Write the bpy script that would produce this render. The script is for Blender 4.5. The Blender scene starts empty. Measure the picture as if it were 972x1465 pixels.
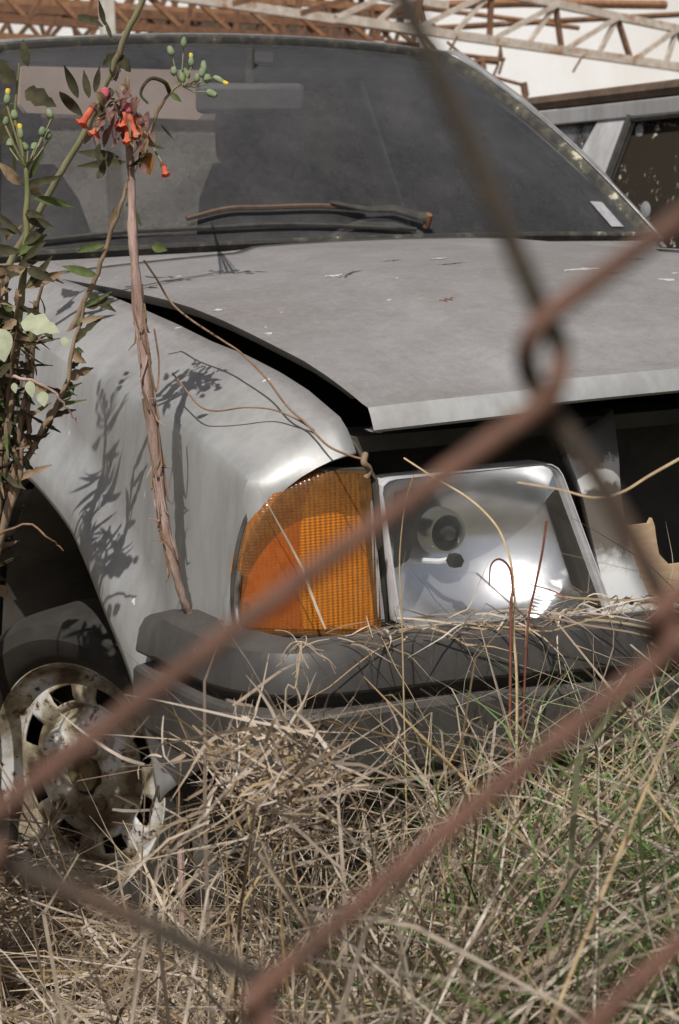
import bpy, math, random
import numpy as np
from mathutils import Vector, Matrix
random.seed(7); rng = np.random.default_rng(11)
SC = bpy.context.scene
COL = SC.collection

# ------------------------------------------------------------------ camera, world, sun, exposure
IW, IH = 972, 1465
CAM = np.array([-1.575, -1.81, .981])
YAW, PIT, ROL, FPX = math.radians(26.65), math.radians(9.487), math.radians(-1.453), 2510.
FW = np.array([math.sin(YAW)*math.cos(PIT), math.cos(YAW)*math.cos(PIT), -math.sin(PIT)])
_rt = np.array([math.cos(YAW), -math.sin(YAW), 0.]); _up = np.cross(_rt, FW)
RT = math.cos(ROL)*_rt + math.sin(ROL)*_up
UP = -math.sin(ROL)*_rt + math.cos(ROL)*_up
cd = bpy.data.cameras.new('camera'); cam = bpy.data.objects.new('camera', cd); COL.objects.link(cam)
cam.matrix_world = Matrix(((RT[0], UP[0], -FW[0], CAM[0]), (RT[1], UP[1], -FW[1], CAM[1]), (RT[2], UP[2], -FW[2], CAM[2]), (0, 0, 0, 1)))
cd.sensor_fit = 'VERTICAL'; cd.sensor_height = 36; cd.sensor_width = 24; cd.lens = FPX/IH*36
cd.clip_start = .02; cd.clip_end = 3000
cd.dof.use_dof = True; cd.dof.focus_distance = 2.15; cd.dof.aperture_fstop = 13
SC.camera = cam
SC.render.resolution_x, SC.render.resolution_y = 679, 1024

SUN_EL, SUN_HEAD = math.radians(52), math.radians(37)      # light travels towards this heading (from +y to +x)
w = bpy.data.worlds.new('World'); SC.world = w; w.use_nodes = True
nt = w.node_tree; sky = nt.nodes.new('ShaderNodeTexSky'); sky.sky_type = 'NISHITA'; sky.sun_disc = False
sky.sun_elevation = SUN_EL; sky.sun_rotation = SUN_HEAD + math.pi; sky.dust_density = 4.0; sky.air_density = .8; sky.ozone_density = .6
hs = nt.nodes.new('ShaderNodeHueSaturation'); hs.inputs['Saturation'].default_value = .62; nt.links.new(sky.outputs[0], hs.inputs['Color']); nt.links.new(hs.outputs[0], nt.nodes['Background'].inputs[0]); nt.nodes['Background'].inputs[1].default_value = .07
sl = bpy.data.lights.new('sun', 'SUN'); sun = bpy.data.objects.new('sun', sl); COL.objects.link(sun)
sl.energy = 4.7; sl.angle = math.radians(.5); sl.color = (1, .965, .91)
LD = Vector((math.sin(SUN_HEAD)*math.cos(SUN_EL), math.cos(SUN_HEAD)*math.cos(SUN_EL), -math.sin(SUN_EL)))
sun.rotation_euler = LD.to_track_quat('-Z', 'Y').to_euler(); sun.location = (-4, -5, 8)
SC.view_settings.view_transform = 'Standard'; SC.view_settings.look = 'None'
SC.view_settings.exposure = 0.0; SC.view_settings.gamma = 1

def ray(a, b): return FW + RT*(a-IW/2)/FPX - UP*(b-IH/2)/FPX
def PXx(a, b, v): r = ray(a, b); return CAM + r*(v-CAM[0])/r[0]
def PXy(a, b, v): r = ray(a, b); return CAM + r*(v-CAM[1])/r[1]
def PXz(a, b, v): r = ray(a, b); return CAM + r*(v-CAM[2])/r[2]
def PXd(a, b, d): return CAM + ray(a, b)*d
def PJ(p):
    d = np.asarray(p)-CAM; k = d@FW
    return np.stack([IW/2+FPX*(d@RT)/k, IH/2-FPX*(d@UP)/k], -1)

# ------------------------------------------------------------------ materials
MATS = {}
class NB:
    def __init__(s, name):
        s.m = bpy.data.materials.new(name); s.m.use_nodes = True; s.t = s.m.node_tree
        s.p = s.t.nodes['Principled BSDF']; s.out = s.t.nodes['Material Output']; s.co = None
        MATS[name] = s.m
    def n(s, typ, **kw):
        x = s.t.nodes.new(typ)
        for k, v in kw.items(): setattr(x, k, v)
        return x
    def l(s, a, b): s.t.links.new(a, b)
    def coord(s):
        if not s.co: s.co = s.n('ShaderNodeNewGeometry').outputs['Position']
        return s.co
    def noise(s, scale, detail=4, rough=.6, vec=None, stretch=None):
        x = s.n('ShaderNodeTexNoise'); x.inputs['Scale'].default_value = scale
        x.inputs['Detail'].default_value = detail; x.inputs['Roughness'].default_value = rough
        v = vec or s.coord()
        if stretch:
            mp = s.n('ShaderNodeMapping'); mp.inputs['Scale'].default_value = stretch; s.l(v, mp.inputs[0]); v = mp.outputs[0]
        s.l(v, x.inputs['Vector']); return x.outputs['Fac']
    def ramp(s, fac, stops):
        x = s.n('ShaderNodeValToRGB'); e = x.color_ramp.elements
        while len(e) < len(stops): e.new(.5)
        for k, (p, c) in zip(e, stops):
            k.position = p; k.color = (*c, 1) if isinstance(c, tuple) else (c, c, c, 1)
        s.l(fac, x.inputs[0]); return x.outputs[0]
    def mix(s, fac, a, b):
        x = s.n('ShaderNodeMix', data_type='RGBA')
        for sock, v in ((x.inputs[0], fac), (x.inputs[6], a), (x.inputs[7], b)):
            if isinstance(v, (int, float)): sock.default_value = v
            elif isinstance(v, tuple): sock.default_value = (*v, 1)
            else: s.l(v, sock)
        return x.outputs[2]
    def math(s, op, a, b=0., clamp=False):
        x = s.n('ShaderNodeMath', operation=op); x.use_clamp = clamp
        for sock, v in ((x.inputs[0], a), (x.inputs[1], b)):
            if isinstance(v, (int, float)): sock.default_value = v
            else: s.l(v, sock)
        return x.outputs[0]
    def bump(s, h, strength=.3, dist=.002):
        x = s.n('ShaderNodeBump'); x.inputs['Strength'].default_value = strength; x.inputs['Distance'].default_value = dist
        s.l(h, x.inputs['Height']); s.l(x.outputs[0], s.p.inputs['Normal'])
    def set(s, **kw):
        for k, v in kw.items():
            sock = s.p.inputs[k.replace('_', ' ')]
            if isinstance(v, tuple): sock.default_value = (*v, 1)
            elif isinstance(v, (int, float)): sock.default_value = v
            else: s.l(v, sock)
        return s

def simple(name, c1, c2, scale=30, rough=.7, bump=.3, bd=.001, metal=0., detail=5, stretch=None):
    b = NB(name); f = b.noise(scale, detail, .65, stretch=stretch)
    b.set(Base_Color=b.ramp(f, [(.3, c1), (.7, c2)]), Roughness=rough, Metallic=metal)
    if bump: b.bump(f, bump, bd)
    return b.m

def paint(name, col, dusty, dust=(.29, .265, .24), rust_at=.74, metal=.35):
    b = NB(name)
    up = b.n('ShaderNodeSeparateXYZ'); g = b.n('ShaderNodeNewGeometry'); b.l(g.outputs['Normal'], up.inputs[0])
    upf = b.ramp(up.outputs[2], [(.72, 0.), (.985, 1.)])
    n1 = b.noise(3.2, 6, .62); n2 = b.noise(420, 3, .7); n3 = b.noise(26, 6, .7)
    grime = b.noise(9, 6, .7, stretch=(1, 1, .22))
    base = b.mix(b.ramp(grime, [(.40, 0.), (.7, .7)]), col, tuple(x*.72+.02 for x in dust))
    dfac = b.math('MULTIPLY', b.math('ADD', b.math('MULTIPLY', upf, dusty), .12), b.ramp(n1, [(.25, .55), (.7, 1.)]), True)
    n4 = b.noise(70, 6, .75); n5 = b.noise(1.6, 5, .6, stretch=(1, 3, 1))
    dcol = b.mix(b.ramp(b.math('ADD', b.math('MULTIPLY', n2, .5), b.math('MULTIPLY', n4, .5)), [(.36, 0.), (.64, 1.)]), tuple(x*.66 for x in dust), tuple(min(1, x*1.36) for x in dust))
    dcol = b.mix(b.ramp(n5, [(.35, 0.), (.7, .4)]), dcol, tuple(x*.7 for x in (dust[0], dust[1]*.95, dust[2]*.88)))
    c = b.mix(dfac, base, dcol)
    spots = b.ramp(b.noise(55, 5, .75), [(rust_at, 0.), (rust_at+.03, 1.)])
    c = b.mix(spots, c, (.12, .065, .035))
    fleck = b.ramp(b.noise(34, 2, .5, stretch=(1, 1.6, 1)), [(.765, 0.), (.785, 1.)])
    c = b.mix(fleck, c, (.62, .6, .56))
    r = b.math('ADD', b.math('MULTIPLY', dfac, .5), b.math('MULTIPLY', n3, .3), True)
    b.set(Base_Color=c, Roughness=b.math('ADD', r, .30, True), Metallic=b.math('MULTIPLY', b.math('SUBTRACT', 1., dfac, True), metal))
    b.bump(b.math('ADD', b.math('MULTIPLY', n3, .5), b.math('MULTIPLY', n2, .12)), .14, .0015)
    return b.m

paint('silver_paint', (.345, .35, .345), .9, (.160, .147, .146))
paint('grey_paint', (.40, .40, .41), .4, rust_at=.66)
paint('black_plastic', (.018, .017, .016), .75, (.062, .054, .047), .9, 0.)
simple('rubber', (.016, .015, .014), (.05, .046, .04), 40, .8, .4)
simple('dark_metal', (.026, .025, .021), (.08, .07, .055), 9, .8, .3)
simple('tyre_rubber', (.008, .0075, .0065), (.028, .024, .018), 20, .85, .4)
simple('chrome', (.5, .5, .5), (.78, .78, .78), 22, .22, .08, .001, 1.)
simple('dull_trim', (.2, .2, .2), (.42, .41, .4), 30, .42, .2, .001, .7)
simple('seat_cloth', (.045, .042, .045), (.10, .095, .095), 60, .9, .3)
simple('dash', (.04, .038, .036), (.08, .075, .07), 15, .8, .2)
simple('headliner', (.2, .19, .18), (.3, .28, .26), 12, .9, .1)
simple('sun_shade', (.55, .40, .33), (.68, .52, .44), 10, .9, .2)
simple('cardboard', (.30, .20, .12), (.47, .34, .22), 30, .9, .3, .001, stretch=(1, 1, 4))
simple('paint_chip', (.36, .35, .34), (.5, .5, .49), 60, .6, .2)
paint('pale_paint', (.62, .62, .63), .3, rust_at=.68)
simple('mirror_grey', (.10, .10, .10), (.16, .155, .15), 30, .6, .1)
simple('lamp_trim', (.42, .42, .43), (.66, .66, .67), 25, .38, .2, .001, .25)
simple('faded_sticker', (.20, .20, .21), (.34, .34, .36), 60, .8, .2)
simple('matte_black', (.006, .006, .006), (.014, .013, .012), 30, .7, .2)
simple('grimy_cap', (.03, .022, .01), (.16, .115, .045), 30, .7, .4)
simple('white_plastic', (.5, .5, .48), (.75, .75, .72), 20, .5, .2)
simple('dry_vine', (.11, .06, .035), (.25, .15, .09), 60, .8, .4)
simple('pale_stem', (.15, .09, .06), (.44, .32, .28), 110, .8, .9, .004, stretch=(1, 1, .16))
simple('green_stem', (.11, .12, .04), (.22, .2, .09), 50, .6, .3, stretch=(1, 1, .3))
simple('weed_stem', (.10, .10, .045), (.2, .175, .10), 60, .8, .5, stretch=(1, 1, .3))
simple('woody_stem', (.13, .085, .05), (.25, .18, .11), 60, .8, .5, stretch=(1, 1, .3))
simple('soil', (.06, .042, .026), (.15, .11, .07), 14, .95, .8, .01)
simple('post_paint', (.36, .33, .29), (.55, .53, .48), 6, .8, .3)
def rusty(name, c1, c2, pale, t):
    b = NB(name); f = b.noise(18, 6, .7); f2 = b.noise(4, 5, .65)
    c = b.ramp(f, [(.3, c1), (.7, c2)]); c = b.mix(b.ramp(f2, [(t, 0.), (t+.1, 1.)]), c, pale)
    b.set(Base_Color=c, Roughness=.85); b.bump(f, .4, .002); return b.m
rusty('rust', (.075, .038, .022), (.21, .10, .05), (.3, .25, .2), .62)
rusty('dark_rust', (.05, .03, .02), (.13, .085, .055), (.2, .16, .12), .66)
rusty('rust_orange', (.14, .066, .032), (.32, .165, .08), (.28, .2, .14), .54)
rusty('rust_pale', (.30, .24, .19), (.55, .5, .44), (.26, .13, .06), .55)
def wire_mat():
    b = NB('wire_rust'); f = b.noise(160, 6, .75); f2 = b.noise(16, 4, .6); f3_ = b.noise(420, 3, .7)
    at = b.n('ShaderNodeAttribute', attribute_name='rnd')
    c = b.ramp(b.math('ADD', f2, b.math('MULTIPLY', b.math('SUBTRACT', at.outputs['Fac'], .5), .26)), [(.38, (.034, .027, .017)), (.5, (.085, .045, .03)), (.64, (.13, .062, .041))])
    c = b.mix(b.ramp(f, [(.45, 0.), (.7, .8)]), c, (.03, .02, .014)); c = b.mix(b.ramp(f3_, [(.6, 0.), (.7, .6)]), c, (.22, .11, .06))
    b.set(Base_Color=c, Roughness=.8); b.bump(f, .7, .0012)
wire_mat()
def wheelpaint():
    b = NB('wheel_paint'); f = b.noise(42, 7, .72); f2 = b.noise(11, 5, .6); f3 = b.noise(90, 5, .7)
    c = b.ramp(f2, [(.40, (.50, .495, .48)), (.48, (.30, .26, .18)), (.60, (.10, .07, .04))])
    c = b.mix(b.ramp(f, [(.56, 0.), (.60, 1.)]), c, (.085, .045, .025))
    b.set(Base_Color=c, Roughness=b.ramp(f2, [(.4, .3), (.6, .75)])); b.bump(f3, .3, .001); return b.m
wheelpaint()
def seal():
    b = NB('seal')
    s = b.n('ShaderNodeSeparateXYZ'); b.l(b.coord(), s.inputs[0]); side = b.ramp(s.outputs[0], [(.35, 0.), (.6, .07)])
    f = b.math('ADD', b.noise(30, 5, .62), side)
    c = b.ramp(f, [(.5, (.03, .028, .024)), (.68, (.09, .082, .06)), (.73, (.42, .40, .30))])
    b.set(Base_Color=c, Roughness=.85); b.bump(f, .6, .004); return b.m
seal()
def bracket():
    b = NB('bracket_paint_shade'); s = b.n('ShaderNodeSeparateXYZ'); b.l(b.coord(), s.inputs[0])
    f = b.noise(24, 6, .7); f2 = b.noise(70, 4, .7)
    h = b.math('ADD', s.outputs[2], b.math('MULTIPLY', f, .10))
    c = b.ramp(h, [(.565, (.66, .67, .67)), (.60, (.13, .115, .10)), (.672, (.12, .105, .09)), (.682, (.6, .6, .59)), (.712, (.55, .55, .54)), (.722, (.10, .095, .09))])  # worn paint bands; the dark top is the hood's shade put into the colour
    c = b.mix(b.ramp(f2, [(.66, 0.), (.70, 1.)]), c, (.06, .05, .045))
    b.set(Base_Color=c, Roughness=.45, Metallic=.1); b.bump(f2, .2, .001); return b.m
bracket()
def glass(name, tint, dust, dustcol, rough=.03, spots=0.):
    b = NB(name); b.t.nodes.remove(b.p)
    tr = b.n('ShaderNodeBsdfTransparent'); tr.inputs[0].default_value = (*tint, 1)
    gl = b.n('ShaderNodeBsdfGlossy'); gl.inputs['Roughness'].default_value = rough
    fr = b.n('ShaderNodeFresnel'); fr.inputs[0].default_value = 1.45
    m1 = b.n('ShaderNodeMixShader'); b.l(fr.outputs[0], m1.inputs[0]); b.l(tr.outputs[0], m1.inputs[1]); b.l(gl.outputs[0], m1.inputs[2])
    df = b.n('ShaderNodeBsdfDiffuse'); n = b.noise(500, 3, .75); nb = b.math('ADD', b.math('MULTIPLY', b.noise(3, 6, .7), .65), b.math('MULTIPLY', b.noise(90, 5, .8), .35))
    c = b.mix(b.ramp(n, [(.3, 0.), (.7, 1.)]), tuple(x*.75 for x in dustcol), dustcol)
    fac = b.math('MULTIPLY', b.ramp(nb, [(.36, .5), (.64, 1.5)]), dust, True)
    if spots:
        sp = b.ramp(b.noise(22, 6, .8), [(.60, 0.), (.64, 1.)])
        fac = b.math('MAXIMUM', fac, b.math('MULTIPLY', sp, spots)); c = b.mix(sp, c, (.5, .47, .42))
    b.l(c, df.inputs[0])
    m2 = b.n('ShaderNodeMixShader'); b.l(fac, m2.inputs[0]); b.l(m1.outputs[0], m2.inputs[1]); b.l(df.outputs[0], m2.inputs[2])
    b.l(m2.outputs[0], b.out.inputs[0]); return b.m
glass('windshield_glass', (.68, .69, .70), .135, (.30, .295, .295), .09)
glass('side_glass', (.4, .4, .4), .6, (.15, .145, .14), .1)
glass('rear_glass', (.35, .32, .29), .6, (.14, .12, .105), .2)
glass('old_glass', (.3, .27, .24), .92, (.036, .029, .022), .5, .9)
glass('lamp_glass', (.95, .96, .97), .04, (.5, .48, .45), .02)
def amber():
    b = NB('amber_lens'); b.t.nodes.remove(b.p)
    tr = b.n('ShaderNodeBsdfTransparent'); tr.inputs[0].default_value = (1, .54, .09, 1)
    df = b.n('ShaderNodeBsdfDiffuse'); df.inputs[0].default_value = (.46, .22, .07, 1)
    gl = b.n('ShaderNodeBsdfGlossy'); gl.inputs['Roughness'].default_value = .18
    uv = b.n('ShaderNodeTexCoord'); s = b.n('ShaderNodeSeparateXYZ'); b.l(uv.outputs['Object'], s.inputs[0])
    inner = b.ramp(s.outputs[0], [(0., 0.), (1., 1.)])
    wv = b.math('SINE', b.math('MULTIPLY', s.outputs[0], 1150.)); wz = b.math('SINE', b.math('MULTIPLY', s.outputs[2], 1700.))
    bp = b.n('ShaderNodeBump'); bp.inputs['Strength'].default_value = .22; bp.inputs['Distance'].default_value = .001
    b.l(b.math('ADD', b.math('MULTIPLY', wv, 1.), b.math('MULTIPLY', wz, .35)), bp.inputs['Height'])
    for x in (df, gl): b.l(bp.outputs[0], x.inputs['Normal'])
    n = b.noise(60, 5, .7)
    m1 = b.n('ShaderNodeMixShader'); b.l(b.ramp(n, [(.3, .13), (.75, .34)]), m1.inputs[0]); b.l(tr.outputs[0], m1.inputs[1]); b.l(df.outputs[0], m1.inputs[2])
    fr = b.n('ShaderNodeFresnel'); fr.inputs[0].default_value = 1.5; b.l(bp.outputs[0], fr.inputs['Normal'])
    m2 = b.n('ShaderNodeMixShader'); b.l(fr.outputs[0], m2.inputs[0]); b.l(m1.outputs[0], m2.inputs[1]); b.l(gl.outputs[0], m2.inputs[2])
    b.l(m2.outputs[0], b.out.inputs[0]); return b.m
amber()
b = NB('lamp_reflector'); rs = b.n('ShaderNodeSeparateXYZ'); b.l(b.coord(), rs.inputs[0])
rv = b.math('SINE', b.math('MULTIPLY', rs.outputs[0], 900.)); rn = b.noise(20, 4, .6)
b.set(Base_Color=b.ramp(rn, [(.3, (.62, .6, .54)), (.7, (.92, .9, .85))]), Roughness=.28, Metallic=.3); b.bump(b.math('ADD', rv, b.math('MULTIPLY', b.math('SINE', b.math('MULTIPLY', rs.outputs[2], 1700.)), .3)), .7, .0010)
b = NB('amber_plastic'); b.set(Base_Color=b.ramp(b.noise(30, 5, .6), [(.3, (.24, .10, .035)), (.7, (.38, .19, .07))]), Roughness=.5)
b = NB('mirror_bowl'); b.set(Base_Color=b.ramp(b.noise(6, 3, .5), [(.3, (.8, .8, .81)), (.7, (.93, .93, .93))]), Roughness=b.ramp(b.noise(9, 4, .6), [(.3, .07), (.7, .30)]), Metallic=.9)
def wallmat():
    b = NB('white_wall'); f = b.noise(.9, 6, .6, stretch=(1, 1, .25)); f2 = b.noise(12, 5, .6)
    b.set(Base_Color=b.mix(b.ramp(f2, [(.3, 0.), (.7, .25)]), b.ramp(f, [(.45, (.81, .82, .82)), (.75, (.66, .64, .60))]), (.7, .68, .64)), Roughness=.9); b.bump(f2, .2, .01); return b.m
wallmat()
def vary(name, cols, trans=.25, rough=.75):
    """colour chosen per blade from the random value stored on it"""
    b = NB(name); a = b.n('ShaderNodeAttribute', attribute_name='rnd')
    x = b.n('ShaderNodeValToRGB'); x.color_ramp.interpolation = 'LINEAR'; e = x.color_ramp.elements
    while len(e) < len(cols): e.new(.5)
    for i, (k, c) in enumerate(zip(e, cols)): k.position = i/(len(cols)-1); k.color = (*c, 1)
    b.l(a.outputs['Fac'], x.inputs[0])
    c = b.mix(b.ramp(b.noise(60, 3, .6), [(.35, 0.), (.7, .4)]), x.outputs[0], (.2, .14, .08))
    b.set(Base_Color=c, Roughness=rough)
    t = b.n('ShaderNodeBsdfTranslucent'); b.l(c, t.inputs[0])
    m = b.n('ShaderNodeMixShader'); m.inputs[0].default_value = trans
    b.l(b.p.outputs[0], m.inputs[1]); b.l(t.outputs[0], m.inputs[2]); b.l(m.outputs[0], b.out.inputs[0]); return b.m
vary('straw', [(.17, .12, .085), (.38, .30, .22), (.52, .44, .35), (.24, .17, .11), (.62, .55, .47), (.40, .28, .13), (.14, .10, .07), (.58, .5, .42)])
vary('green_blade', [(.10, .20, .05), (.15, .30, .07), (.26, .36, .14), (.08, .16, .05), (.34, .38, .22)], .4, .5)
def leafmat(name, c1, c2, trans=.3):
    b = NB(name); f = b.noise(70, 5, .65); c = b.ramp(f, [(.3, c1), (.7, c2)]); b.set(Base_Color=c, Roughness=.85); b.p.inputs['Specular IOR Level'].default_value = .2; b.bump(f, .6, .002)
    t = b.n('ShaderNodeBsdfTranslucent'); b.l(c, t.inputs[0]); m = b.n('ShaderNodeMixShader'); m.inputs[0].default_value = trans
    b.l(b.p.outputs[0], m.inputs[1]); b.l(t.outputs[0], m.inputs[2]); b.l(m.outputs[0], b.out.inputs[0])
leafmat('leaf_green', (.06, .085, .025), (.13, .16, .06))
leafmat('leaf_pale', (.3, .34, .22), (.48, .5, .36))
leafmat('leaf_dark', (.035, .035, .018), (.09, .08, .045))
leafmat('leaf_dry', (.16, .105, .06), (.34, .25, .16))
leafmat('petal_coral', (.50, .07, .035), (.72, .24, .14), .35)
leafmat('petal_pink', (.55, .12, .16), (.7, .22, .25), .4)
leafmat('petal_dry', (.12, .06, .05), (.28, .15, .13))
leafmat('petal_yellow', (.7, .5, .05), (.8, .65, .15))
leafmat('bud_green', (.15, .2, .09), (.32, .38, .24))
leafmat('brown_leaf', (.2, .09, .02), (.34, .17, .05))

# ------------------------------------------------------------------ mesh helpers
class MB:
    def __init__(s): s.v = []; s.f = []
    def add(s, v, f):
        o = len(s.v); s.v += [tuple(map(float, p)) for p in v]; s.f += [tuple(i+o for i in q) for q in f]; return s
    def grid(s, rows, closed=False):
        n = len(rows[0]); v = [p for r in rows for p in r]; f = []
        for i in range(len(rows)-1):
            for j in range(n if closed else n-1):
                k = (j+1) % n; f.append((i*n+j, i*n+k, (i+1)*n+k, (i+1)*n+j))
        return s.add(v, f)
    def box(s, c, d):
        x, y, z = c; a, b, e = (q/2 for q in d)
        v = [(x+i*a, y+j*b, z+k*e) for k in (-1, 1) for j in (-1, 1) for i in (-1, 1)]
        return s.add(v, [(0, 2, 3, 1), (4, 5, 7, 6), (0, 1, 5, 4), (2, 6, 7, 3), (0, 4, 6, 2), (1, 3, 7, 5)])
    def bar(s, a, b, w, h):
        a = Vector(a); b = Vector(b); d = (b-a).normalized(); u = d.cross(Vector((0, 0, 1)))
        if u.length < .01: u = Vector((1, 0, 0))
        u.normalize(); t = u.cross(d)
        v = [p+u*(i*w/2)+t*(j*h/2) for p in (a, b) for i, j in ((-1, -1), (1, -1), (1, 1), (-1, 1))]
        return s.add(v, [(0, 1, 2, 3), (7, 6, 5, 4), (0, 4, 5, 1), (1, 5, 6, 2), (2, 6, 7, 3), (3, 7, 4, 0)])
    def tube(s, pts, rad, seg=8, caps=True, flat=1.):
        P = [Vector(p) for p in pts]; n = len(P); rad = rad if hasattr(rad, '__len__') else [rad]*n
        rows = []; u = None
        for i, p in enumerate(P):
            d = (P[min(i+1, n-1)]-P[max(i-1, 0)])
            if d.length < 1e-9: d = Vector((0, 0, 1))
            d.normalize()
            if u is None: u = d.orthogonal().normalized()
            u = u-d*u.dot(d); u = u.normalized() if u.length > 1e-6 else d.orthogonal().normalized()
            t = d.cross(u)
            rows.append([p+(u*math.cos(2*math.pi*k/seg)+t*math.sin(2*math.pi*k/seg)*flat)*rad[i] for k in range(seg)])
        o = len(s.v); s.grid(rows, True)
        if caps:
            s.f.append(tuple(range(o, o+seg))[::-1]); s.f.append(tuple(range(o+(n-1)*seg, o+n*seg)))
        return s
    def lathe(s, prof, seg=48, c=(0, 0, 0), M=None, arc=2*math.pi, skip=None):
        """prof: (radius, out) ; axis = local -X (outwards)"""
        rows = []
        for r, o in prof: rows.append([Vector((-o, r*math.cos(arc*k/seg), r*math.sin(arc*k/seg))) for k in range(seg)])
        if M: rows = [[M@p for p in r] for r in rows]
        rows = [[p+Vector(c) for p in r] for r in rows]
        n = seg; o = len(s.v); s.v += [tuple(p) for r in rows for p in r]
        for i in range(len(rows)-1):
            for j in range(n):
                if skip and skip(i, j): continue
                k = (j+1) % n; s.f.append((o+i*n+j, o+i*n+k, o+(i+1)*n+k, o+(i+1)*n+j))
        return s
    def build(s, name, mat, parent=None, smooth=True, angle=35, solid=0., bevel=0., label=None, loc=None):
        me = bpy.data.meshes.new(name); me.from_pydata(s.v, [], s.f); me.update()
        o = bpy.data.objects.new(name, me); COL.objects.link(o)
        me.materials.append(MATS[mat])
        if smooth:
            me.shade_smooth(); me.set_sharp_from_angle(angle=math.radians(angle))
        if solid:
            m = o.modifiers.new('solid', 'SOLIDIFY'); m.thickness = solid; m.offset = 0
        if bevel:
            m = o.modifiers.new('bevel', 'BEVEL'); m.width = bevel; m.segments = 2; m.limit_method = 'ANGLE'
        if parent is not None: o.parent = parent
        if label: o['label'] = label
        if loc: o.location = loc
        return o
def cr(pts, n=6):
    """Catmull-Rom through points (any dimension)"""
    P = [np.asarray(p, float) for p in pts]; P = [2*P[0]-P[1]]+P+[2*P[-1]-P[-2]]; out = []
    for i in range(1, len(P)-2):
        for k in range(n):
            t = k/n; a, b, c, d = P[i-1:i+3]
            out.append(.5*((2*b)+(c-a)*t+(2*a-5*b+4*c-d)*t*t+(3*b-a-3*c+d)*t**3))
    out.append(P[-2]); return out
def tag(o, label, cat, group=None, kind=None):
    if label: o['label'] = label
    if cat: o['category'] = cat
    if group: o['group'] = group
    if kind: o['kind'] = kind
    return o
def empty(name, loc=(0, 0, 0), parent=None):
    o = bpy.data.objects.new(name, None); COL.objects.link(o); o.empty_display_size = .05
    o.location = loc
    if parent is not None: o.parent = parent
    return o
def rebase(o):
    """move a thing's parts so that its Empty stands at the thing's base"""
    inv = Matrix.Translation(-o.location)
    for c in o.children: c.matrix_parent_inverse = inv
interp = lambda x, xs, ys: float(np.interp(x, xs, ys))
GZ = -.10

# ------------------------------------------------------------------ setting
me = MB(); n = 60
xs = np.concatenate([np.linspace(-900, -8, 14), np.linspace(-6, 8, 57), np.linspace(10, 900, 14)])
rows = []
for yv in np.concatenate([np.linspace(-900, -8, 14), np.linspace(-6, 12, 73), np.linspace(16, 900, 14)]):
    rows.append([(xv, yv, GZ-.02+.02*math.sin(xv*2.3+yv)+.015*math.sin(yv*3.1-xv*1.4)) for xv in xs])
g = me.grid(rows).build('ground', 'soil'); tag(g, None, None, kind='structure')

wl = empty('wall_building', (3, 15, GZ)); tag(wl, 'tall white plastered building wall rising behind the rusty trusses', 'building')
MB().box((3, 15.15, 2.4), (44, .3, 5.0)).build('wall', 'white_wall', wl, False)
MB().box((3, 15.1, 4.98), (44.3, .55, .12)).build('coping', 'post_paint', wl, False)
MB().box((3, 14.96, .1), (44, .08, .4)).build('plinth', 'post_paint', wl, False)
rebase(wl)

# ------------------------------------------------------------------ the abandoned car
car = empty('abandoned_car', (0, 1.8, GZ))
tag(car, 'abandoned dusty silver sedan with raised hood and amber corner lamp behind the wire', 'car')
Hy = [.03, .065, .115, .186, .28, .383, .495, .618, .782, .902, 1.15]
Hz = [.762, .774, .789, .807, .824, .843, .860, .872, .883, .889, .900]
def hood_z(x, y):
    a = abs(x)/.63
    z = interp(y, Hy, Hz) + .034*(1-a*a)*min(1, .45+y)
    cre = .40-.10*(y)          # shallow longitudinal swage line
    z += .009/(1+math.exp((abs(x)-cre)/.007))
    return z
hb = MB(); rows = []
HX = list(np.concatenate([np.linspace(-1, -.93, 4), np.linspace(-.9, .9, 121), np.linspace(.93, 1, 4)]))
def hood_front(u): return .022-.045*(1-u*u)
ys = [0, .012, .03, .06, .1, .16, .24, .32, .4, .5, .6, .7, .8, .9, 1.0, 1.06, 1.1, 1.13]
def hood_pt(u, y):
    hw = .615+.036*min(1, y/1.0)
    y2 = hood_front(u)*(1-y/1.13) + y + (-.055*(1-u*u))*(y/1.13)
    return (u*hw, y2, hood_z(u*hw, max(.03, y2)))
lip = []
for dz, dy in ((-.030, .012), (-.031, -.012), (-.028, -.016), (-.012, -.009), (-.003, -.003)):
    lip.append([(u*.615, hood_front(u)+dy, hood_z(u*.615, .03)+dz) for u in HX])
rows = lip+[[hood_pt(u, y) for u in HX] for y in ys[1:]]
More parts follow.
